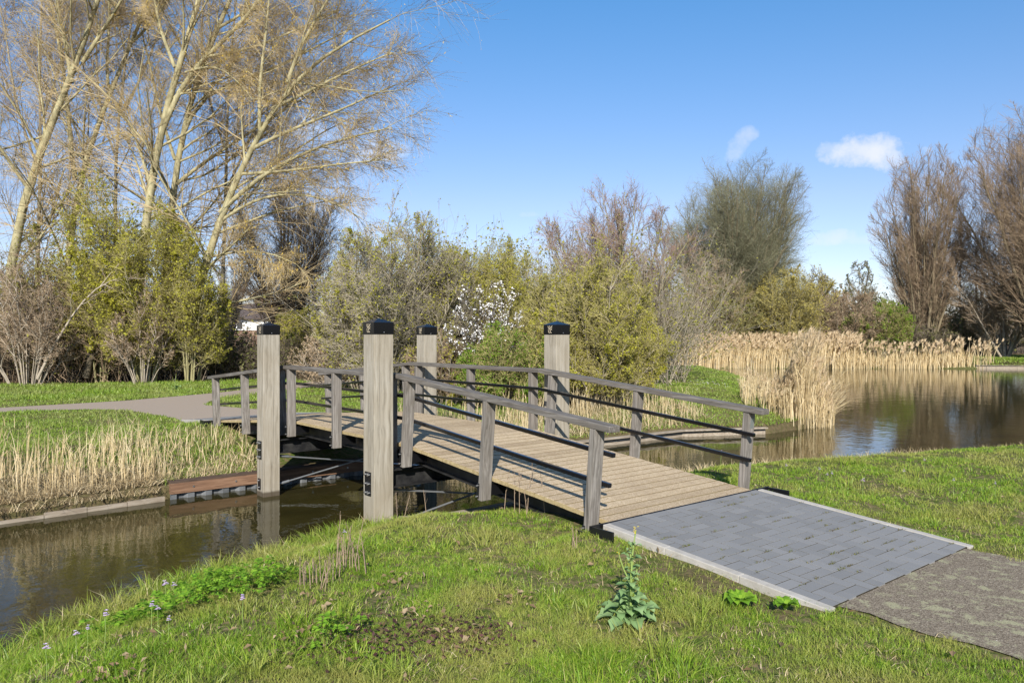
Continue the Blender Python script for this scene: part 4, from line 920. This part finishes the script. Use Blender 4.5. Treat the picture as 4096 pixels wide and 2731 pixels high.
def reeds(name, label, xy, hmin, hmax, width, lean0, plume=.0, mat=None, jit=.12, leaves=1, zoff=0.0, pl_len=.2):
    n = len(xy); z = np.maximum(height(xy), -.05)+zoff
    ln = hmin+(hmax-hmin)*rng.random(n); lean = np.broadcast_to(np.asarray(lean0, float), (n, 2)) + rng.normal(0, jit, (n, 2))
    base = np.column_stack([xy, z]); mb = MB(); blades(mb, base, ln, np.full(n, width)*(.7+.6*rng.random(n)), lean, segs=3, flat=1)
    for _ in range(leaves):
        k = rng.random(n) < .8; t = rng.uniform(.2, .85, n)
        c = base + np.stack([lean[:, 0]*t*t*ln, lean[:, 1]*t*t*ln, t*ln], 1)
        blades(mb, c[k], (ln*.28)[k], np.full(k.sum(), width*1.1), (lean + rng.normal(0, .7, (n, 2)))[k], segs=2)
    if plume:
        k = rng.random(n) < plume; tip = base + np.stack([lean[:, 0]*ln, lean[:, 1]*ln, ln*(1-.35*np.minimum(np.linalg.norm(lean, axis=1), 1.4))], 1)
        for j in range(4):
            blades(mb, (tip - np.array([0, 0, .05]))[k] + rng.normal(0, .02, (k.sum(), 3)), np.full(k.sum(), pl_len)*(.6+.7*rng.random(k.sum())), np.full(k.sum(), width*2.6), (np.array(lean0)*1.0 + RT[:2]*.35 + rng.normal(0, .35, (n, 2)))[k], 1, segs=2)
    return tag(mb.build(name, [mat or M['reed'], M['plume']]), label, 'reeds', kind='stuff')
# far reed bed
n = 5200; u = rng.uniform(2430, 3430, n); dd = 55.2 + rng.random(n)*2.6
reeds('reed_bed', 'tall dense straw coloured reed bed along the far shore of the pond', np.array([P2(a, b) for a, b in zip(u, dd)]), 1.55, 2.05, .045, RT[:2]*.12, .25, jit=.07, pl_len=.32)
n = 1500; u = 3330 + 560*rng.random(n)**1.25; dd = 54.6 + rng.random(n)*1.6; hh = None
reeds('reed_fringe', 'thin reeds with brown plumes along the far shore in front of the bright green bush', np.array([P2(a, b) for a, b in zip(u, dd)]), 0.6, 1.2, .045, RT[:2]*.05, .0, jit=.1)
n = 190; u = 3330 + 660*rng.random(n)**1.1; dd = 54.6 + rng.random(n)*1.2
reeds('reed_fringe', 'scattered tallest plumed stalks rising above the thin reed fringe on the far shore', np.array([P2(a, b) for a, b in zip(u, dd)]), 1.2, 1.95, .05, RT[:2]*.08, 1.0, jit=.1, pl_len=.34)
# reed clump on the point
n = 2300; u = 3212 + 52*np.clip(rng.normal(0, 1, n), -2.6, 2.4) - 30*rng.random(n)**3; dd = rng.normal(20.3, .4, n)
q = np.array([P2(a, b) for a, b in zip(u, dd)]); hc_ = np.exp(-((u-3224)/50)**2)
reeds('reed_clump', 'big sheaf of straw coloured reeds standing at the water by the grass point', q, 0.45+1.0*hc_, .85+1.55*hc_, .013, RT[:2]*.02, .16, jit=.08, leaves=2, pl_len=.22)
n = 150; u = rng.uniform(3200, 3320, n); dd = rng.normal(20.4, .4, n)
reeds('bent_reeds', 'reeds of the sheaf bent low over the water to the right', np.array([P2(a, b) for a, b in zip(u, dd)]), 0.6, 1.5, .013, RT[:2]*.8, .0, jit=.32, leaves=1)
n = 520; u = rng.uniform(2960, 3190, n); dd = rng.uniform(20.2, 24, n)
reeds('short_reeds', 'short sparse reeds left of the big sheaf on the grass point', np.array([P2(a, b) for a, b in zip(u, dd)]), .3, .95, .015, (0, 0), .1, jit=.14)
# reeds on the far bank, right of the bridge and left of the bridge
def bank_strip(y0, y1, n, w0, w1):
    y = rng.uniform(y0, y1, n); xw = np.interp(y, [-16, -8, -4.7, -2.6, 0, 3, 6, 8.6, 11], [-1.25, -1.72, -2.16, -2.33, -2.33, -2.29, -2.15, -2.0, -2.02]); return np.stack([xw - rng.uniform(w0, w1, n), y], 1)
q = bank_strip(1.4, 10, 900, .05, 2.0); k = vnoise(q[:, 0], q[:, 1], 2.2, 31) > -.35
reeds('bank_reeds', 'sparse dry reed stalks on the far bank right of the bridge', q[k], .25, .75, .011, (0, 0), .0, jit=.14)
q = bank_strip(1.3, 4.6, 900, -.12, .5); reeds('reed_stubble', 'dense low reed stubble at the water edge right of the bridge', q, .2, .42, .011, (0, 0), 0, jit=.1, leaves=0)
q = bank_strip(-13, -2.6, 3000, .10, 1.5); k = (vnoise(q[:, 0], q[:, 1], 2.3, 33) > -.05) | (rng.random(3000) < .25)
reeds('bank_reeds', 'dry reed stalks on the far bank at the left of the photo', q[k], .22, .80, .0085, (0, 0), .0, jit=.13)
q = bank_strip(-3.9, -1.0, 420, .1, 1.9); reeds('bank_reeds', 'short dry stalks and stubble on the far bank beside the leftmost tall post', q, .12, .45, .010, (0, 0), .0, jit=.3)
def straw(name, label, xy, lmin, lmax, w, mat=None, zmin=-9):
    n = len(xy); mb = MB(); blades(mb, np.column_stack([xy, np.maximum(height(xy)+.01, zmin)]), rng.uniform(lmin, lmax, n), np.full(n, w), rng.normal(0, 1.1, (n, 2)), segs=2)
    return tag(mb.build(name, mat or M['straw']), label, 'dry grass', kind='stuff')
straw('dry_grass', 'matted dry straw on the edge of the far bank left of the bridge', bank_strip(-14, -2.6, 11000, .0, .75), .07, .26, .010)
straw('dry_grass', 'straw hanging over the top of the plank edging at the left', bank_strip(-14, -2.75, 5200, -.15, .3), .06, .24, .009, zmin=.13)
straw('dry_grass', 'thin dry grass on the bank slope behind the brown timber beam', bank_strip(-2.7, -1.1, 900, .0, .8), .06, .2, .010)
straw('dry_grass', 'matted dry straw on the far bank right of the bridge', bank_strip(1.0, 10, 4200, -.02, 1.5), .08, .26, .012)
q = np.stack([rng.uniform(2.0, 4.7, 2600), rng.uniform(3.6, 11, 2600)], 1); s2 = seg_dist(q, POND); k = (s2 < .38) & ~inside(q, POND)
q = np.stack([rng.uniform(1.4, 5.5, 26000), rng.uniform(2.0, 12, 26000)], 1); s2 = seg_dist(q, POND); k = (s2 < .36) & ~inside(q, POND) & (vnoise(q[:, 0], q[:, 1], 1.6, 41) > -.25)
reeds('reed_stubble', 'cut straw stubble along the near pond shore right of the bridge', q[k], .08, .32, .009, (0, 0), 0, jit=.3, leaves=0)
q = np.stack([rng.uniform(1.2, 4.2, 9000), rng.uniform(-6.5, -1.0, 9000)], 1); s2 = seg_dist(q, POND); k = (s2 < .5) & ~inside(q, POND) & (rng.random(9000) < .16)
straw('dry_grass', 'dry yellow grass blades on the near bank below the big tall post', q[k], .08, .24, .007)
q, dd = scatter(9000, 3.2, 9); ok, s2 = on_land(q); k = ok & (q[:, 0] > 1.5) & (vnoise(q[:, 0], q[:, 1], 2.6, 3) > .12); 
straw('dry_grass', 'withered straw blades lying among the near lawn grass', q[k], .02, .06, .005)

# ------------------------------------------------------------------ small plants of the near bank
def fronds(name, label, spots, mat, nfr, size, kind='stuff', cat='foliage'):
    mb = MB()
    for (x, y, r) in spots:
        n = int(nfr*r*r*18); rr = np.sqrt(rng.random(n))*r; a = rng.random(n)*6.283; bx, by = x+rr*np.cos(a), y+rr*np.sin(a); okk, s2 = on_land(np.stack([bx, by], 1)); bx, by = bx[okk], by[okk]; n = len(bx)
        if n == 0: continue
        z = height(np.stack([bx, by], 1)); hd = rng.random(n)*6.283; Lf = size*(.6+.8*rng.random(n)); hgt = rng.uniform(.05, .16, n)
        for j in range(6):
            t = .25+.75*j/6
            cx_ = bx + np.cos(hd)*Lf*t; cy_ = by + np.sin(hd)*Lf*t; cz = z + hgt*(1-(t-.45)**2*1.5)
            for sd_ in (-1, 1):
                px_, py_ = -np.sin(hd)*sd_, np.cos(hd)*sd_; ll = Lf*.42*(1.15-t)
                ex, ey, ez = cx_+px_*ll+np.cos(hd)*ll*.4, cy_+py_*ll+np.sin(hd)*ll*.4, cz - ll*.15 + rng.normal(0, .006, n)
                wv = ll*.3
                v = np.stack([np.stack([cx_, cy_, cz], 1), np.stack([(cx_+ex)/2+np.cos(hd)*wv, (cy_+ey)/2+np.sin(hd)*wv, (cz+ez)/2+.006], 1), np.stack([ex, ey, ez], 1), np.stack([(cx_+ex)/2-np.cos(hd)*wv, (cy_+ey)/2-np.sin(hd)*wv, (cz+ez)/2], 1)], 1).reshape(-1, 3)
                mb.add(v, np.arange(n*4).reshape(-1, 4))
    return tag(mb.build(name, mat), label, cat, kind=kind)
def G(u, v, z=.62):
    t = (z-CAM[2])/((V0-v)/FPX); return P2(u, t)
def spot(u, v, r):
    q = G(u, v, .5); return (q[0], q[1], r)
fronds('cow_parsley', 'bright feathery cow parsley leaves on the near bank at the lower left', [spot(600, 2450, .2), spot(760, 2420, .26), spot(950, 2400, .28), spot(1060, 2400, .2), spot(420, 2480, .14), spot(850, 2480, .22), spot(700, 2520, .16), spot(1000, 2460, .16), spot(560, 2540, .1)], M['parsley'], 60, .085)
fronds('ground_foliage', 'small bright green feathery leaves at the bottom edge of the lawn left of the middle', [spot(1330, 2650, .12), spot(1420, 2660, .1), spot(1290, 2700, .1)], M['parsley'], 34, .09)
def nettle_patch(name, label, spots, n, h, mat):
    mb = MB(); q = np.concatenate([np.stack([x+rng.normal(0, r, n), y+rng.normal(0, r*.8, n)], 1) for x, y, r in spots]); k, _ = on_land(q); q = q[k]; m_ = len(q)
    z = height(q) + rng.random(m_)*h; c = np.column_stack([q, z]); xx = unit(rng.normal(size=(m_, 3))*[1, 1, .4]); yy = unit(np.cross(xx, rng.normal(0, .35, (m_, 3)) + [0, 0, 1.])); s_ = rng.uniform(.008, .019, m_)[:, None]
    mb.add(np.stack([c-xx*s_, c+yy*s_*.7, c+xx*s_, c-yy*s_*.7], 1).reshape(-1, 3), np.arange(m_*4).reshape(-1, 4)); return tag(mb.build(name, mat), label, 'foliage', kind='stuff')
nettle_patch('dead_nettle', 'purple red dead nettle carpet in the lawn at the bottom middle', [spot(1250, 2690, .16), spot(1420, 2640, .16), spot(1600, 2640, .18), spot(1750, 2620, .16), spot(1520, 2710, .2), spot(1850, 2650, .16), spot(1960, 2640, .1)], 150, .035, M['nettle'])
nettle_patch('dead_nettle', 'purple dead nettle tuft at the near foot of the bridge beside the end railing post', [spot(2330, 2130, .10), spot(2390, 2110, .07)], 330, .10, M['nettle'])
q, dd = scatter(1500, 3.3, 9); ok, s2 = on_land(q); k = ok & (q[:, 0] > 1.8) & (s2 > .3); q = q[k]
patch = np.array([G(u, v) for u, v in ((340, 2690), (520, 2700), (1130, 2640), (1250, 2560), (1840, 2580), (1700, 2480), (2050, 2420), (1560, 2330), (1250, 2420))])
q2 = np.concatenate([q[::6], np.repeat(patch, 26, 0)+rng.normal(0, .11, (26*len(patch), 2))]); k, _ = on_land(q2); q2 = q2[k]; m_ = len(q2)
mb = MB(); c = np.column_stack([q2, height(q2)+.02+.025*rng.random(m_)]); xx = unit(rng.normal(size=(m_, 3))*[1, 1, .5]); yy = unit(np.cross(xx, rng.normal(0, .4, (m_, 3))+[0, 0, 1.])); s_ = rng.uniform(.010, .03, m_)[:, None]
mb.add(np.stack([c-xx*s_, c+yy*s_*.6+[0, 0, .006], c+xx*s_, c-yy*s_*.6+[0, 0, .008]], 1).reshape(-1, 3), np.arange(m_*4).reshape(-1, 4)); tag(mb.build('fallen_leaves', M['litter']), 'scattered brown fallen leaves in the near lawn', 'leaves', kind='stuff')

jx = rng.uniform(5.02, 6.9, 70); jy = rng.uniform(-1.08, 1.05, 70); jx = 4.985+np.round((jx-4.985)/.1025)*.1025; cj = np.repeat(np.stack([jx, jy], 1), 16, 0) + np.stack([rng.normal(0, .006, 1120), rng.normal(0, .03, 1120)], 1)
cj = cj[(cj[:, 0] > 4.99) & (cj[:, 0] < 6.92) & (np.abs(cj[:, 1]) < 1.09)]
mb = MB(); blades(mb, np.column_stack([cj, .806-(cj[:, 0]-4.97)*.081-.004]), rng.uniform(.008, .028, len(cj)), np.full(len(cj), .006), rng.normal(0, .9, (len(cj), 2)))
tag(mb.build('joint_weeds', M['joint_weed']), 'tiny weeds and moss growing in the joints of the grey paving', 'weeds', kind='stuff')
# flowering rape plant
def lobed_leaf(mb, base, az, L_, W_, rise, m=0):
    nu = 9; t = np.linspace(0, 1, nu); rows = []
    dx, dy = math.cos(az), math.sin(az)
    for i, tt in enumerate(t):
        r = L_*tt; z = rise*math.sin(tt*2.2)*L_ - .25*L_*tt*tt*(1-rise)
        wv = W_*(math.sin(math.pi*min(1, tt*.92+.08))**.8)*(1+.28*math.cos(tt*21+az*7))*(.35+.65*min(1, tt*2.2))
        c = np.array(base)+np.array([dx*r, dy*r, z]); nn = np.array([-dy, dx, 0])
        fold = .25*wv; rip = .12*W_*math.sin(tt*15+az)
        rows.append([c-nn*wv+[0, 0, fold+rip], c-nn*wv*.5+[0, 0, fold*.3], c, c+nn*wv*.5+[0, 0, fold*.3], c+nn*wv+[0, 0, fold-rip]])
    v = np.array(rows).reshape(-1, 3); f = [(i*5+j, i*5+j+1, (i+1)*5+j+1, (i+1)*5+j) for i in range(nu-1) for j in range(4)]
    mb.add(v, f, m, True)
def rape_plant(name, label, x, y, Ht, nleaf, ls, group=None, side=True):
    z = H(x, y); e = empty(name, (x, y, z), label, 'plant', group); st = MB(); lf = MB(); fl = MB()
    main = resample([(0, 0, 0), (.01, 0, Ht*.4), (.0, .015, Ht*.75), (.02, .03, Ht)], 8)
    st.tube(main, np.linspace(.009, .004, 8)*Ht/.55, 6); tips = [main[-1]]
    for t, a, l in (((.5, 3.3, .32), (.42, .9, .3), (.6, 1.6, .25), (.33, 4.6, .25)) if side else ((.6, 3.3, .3),)):
        b = main[int(t*7)]; dvec = RT*math.cos(a)*.5 + FW*math.sin(a)*.3; q = resample([b, b+dvec*l*Ht*.6+[0, 0, l*Ht*.5], b+dvec*l*Ht*.9+[0, 0, l*Ht*1.1]], 5); st.tube(q, np.linspace(.006, .003, 5)*Ht/.55, 5); tips.append(q[-1])
    for i in range(nleaf):
        f_ = i/nleaf; a = i*2.4+rng.normal(0, .4); hz_ = f_**2.2*Ht*.85; s_ = ls*(1.15-.85*f_)*(.75+.5*rng.random())
        c = main[min(7, int(f_**2.2*.85*7))].copy(); c[:2] += rng.normal(0, .03*(1-f_), 2); c[2] = hz_+.01
        lobed_leaf(lf, c, a, s_*(.8+.4*rng.random()), s_*.30, .1+.55*rng.random())
    for i, tp in enumerate(tips):
        fl = MB()
        for _ in range(9 if i == 0 else (2 if i < 3 else 1)):
            c = tp + rng.normal(0, .013 if i == 0 else .006, 3)*Ht/.55; s_ = .0085
            for q_ in range(2):
                al = q_*1.57+i; a_ = np.array([math.cos(al), math.sin(al), .2])*s_; b_ = np.array([-math.sin(al), math.cos(al), .1])*s_*.45
                fl.add([c-a_, c+b_, c+a_, c-b_], [(0, 1, 2, 3)])
        fl.build('flower_head', M['yellow'], e)
    st.build('stem', M['stemgreen'], e); lf.build('leaves', M['rape_leaf'], e); return e
q = G(2520, 2490); rape_plant('rapeseed_plant', 'leafy rapeseed plant with yellow flower head in the grass beside the paving', q[0], q[1], .56, 74, .15)
x, y = P2(2168, 14.5); rape_plant('rapeseed_plant', 'slim yellow flowering rapeseed plant seen behind the deck beside the rightmost tall post', x, y, 1.05, 10, .2, side=False)
x, y = P2(700, 23.8); rape_plant('rapeseed_plant', 'small yellow flowered plant in the grass before the hedge on the left', x, y, .55, 10, .2)
q = G(2960, 2430); e = MB()
for i in range(11): lobed_leaf(e, (0, 0, .02), i*2.4, .12, .05, .45)
for i in range(7): lobed_leaf(e, (.24, .13, .02), i*2.2, .09, .045, .6)
o = e.build('broadleaf_weed', M['parsley']); o.location = (q[0], q[1], H(*q)); tag(o, 'low broad leaved green weed in the grass below the paving kerb', 'weed')
# cuckooflowers and daisies
def flower_mesh(nm, col, hgt, rad_, nf):
    mb = MB(); mb.tube([(0, 0, 0), (.004, .002, hgt*.5), (0, .006, hgt)], (.002, .0018, .0015), 4, 0)
    for i in range(nf):
        c = np.array([0, .006, hgt]) + rng.normal(0, rad_*.6, 3)
        for a in range(4):
            al = a*math.pi/2 + i; d_ = np.array([math.cos(al), math.sin(al), .25])*rad_*.7; s_ = np.array([-math.sin(al), math.cos(al), 0])*rad_*.3
            mb.add([c, c+d_*.6+s_, c+d_, c+d_*.6-s_], [(0, 1, 2, 3)], 1)
    return mb.mesh(nm, [M['stemgreen'], col])
fm = flower_mesh('cuckooflower', M['lilac'], .16, .014, 7)
FL = [(308, 2547, 'pale lilac cuckooflower at the lower left water edge, brightest of its row'), (186, 2637, 'lone lilac cuckooflower nearest the lower left corner of the photo'), (418, 2498, 'lilac cuckooflower between the water and the feathery leaves'), (348, 2503, 'faint lilac cuckooflower just left of another near the water edge'),
      (603, 2482, 'left one of a pair of lilac cuckooflowers in the feathery leaves'), (633, 2478, 'right one of a pair of lilac cuckooflowers in the feathery leaves'), (671, 2535, 'pale lilac cuckooflower below the pair in the feathery leaves'), (973, 2495, 'lilac cuckooflower below the right end of the feathery leaves'),
      (665, 2339, 'lilac cuckooflower standing against the water, left of its twin'), (698, 2326, 'lilac cuckooflower standing against the water, right of its twin'), (1380, 2180, 'lilac cuckooflower at the foot of the big near post')]
FR = [(3148, 1916), (3281, 1932), (3307, 1946), (3326, 1946), (3619, 1940), (3813, 1968), (3980, 1988), (2883, 1863), (3700, 1880), (3450, 1990)]
for u, v, lab in FL + [(u, v, 'small lilac cuckooflower in the lawn between the paving and the pond') for u, v in FR]:
    q = G(u, v+40 if v > 2200 else v+12); o = bpy.data.objects.new('cuckooflower', fm); COL.objects.link(o); o.location = (q[0], q[1], H(*q)); o.rotation_euler = (0, 0, rng.random()*6); s_ = .9+.4*rng.random(); o.scale = (s_, s_, s_)
    tag(o, lab, 'flower', 'lilac cuckooflowers in the lawn between paving and pond' if 'between the paving' in lab else 'lilac cuckooflowers on the near bank')
mb = MB(); q = np.array([P2(a, b) for a, b in zip(rng.normal(2840, 40, 60), rng.normal(26.5, 1.6, 60))]); z = height(q)+.12
for (x, y), zz in zip(q, z):
    s_ = .022; mb.add([(x-s_, y, zz), (x, y-s_, zz+.01), (x+s_, y, zz), (x, y+s_, zz+.01)], [(0, 1, 2, 3)])
tag(mb.build('daisies', M['daisy']), 'white daisies dotted over the grass point beyond the bridge', 'flowers', kind='stuff')
# dry weeds
def dry_weed(label, u, v, n, h, spread, zz=.5, branch=True):
    q = G(u, v, zz); z = H(*q); mb = MB(); st = []
    for i in range(n):
        b = np.array([q[0]+rng.normal(0, spread), q[1]+rng.normal(0, spread), 0]); b[2] = H(b[0], b[1]); hh = h*(.5+.6*rng.random()); dv = rng.normal(0, .12, 2)
        st.append(np.array([b, b+[dv[0]*hh*.4, dv[1]*hh*.4, hh*.5], b+[dv[0]*hh, dv[1]*hh, hh]]))
    st = np.array(st)-np.array([q[0], q[1], z]); rd = np.broadcast_to(np.array([.0045, .0035, .002]), (n, 3)); v_, f_ = tubes(st, rd, 4); mb.add(v_, f_)
    if branch:
        c, cr = spawn(st, rd, 4, .4, 1, 40, .25, .1, 3, .6, .0018, .15); v_, f_ = tubes(c, cr, 3); mb.add(v_, f_)
    o = mb.build('dry_weed', M['weed_dry']); o.location = (q[0], q[1], z); return tag(o, label, 'dry weed')
dry_weed('tuft of thin dry upright stalks on the near bank left of the middle', 1400, 2335, 16, .38, .06)
dry_weed('low tangle of brownish dead stalks just below the upright dry tuft', 1270, 2410, 18, .2, .09)
dry_weed('dead brown branching weed standing in front of the bridge girder', 2090, 2125, 9, .42, .12, .45)
dry_weed('reddish dry stalk beside the near post foot at the tie rod', 1610, 2130, 4, .3, .08, .3)
dry_weed('knobbly brown twig sticking up from the lawn left of the rapeseed plant', 2300, 2230, 4, .2, .03, .6)
print('objects', len(bpy.data.objects), 'polys', sum(len(o.data.polygons) for o in bpy.data.objects if o.type == 'MESH'))
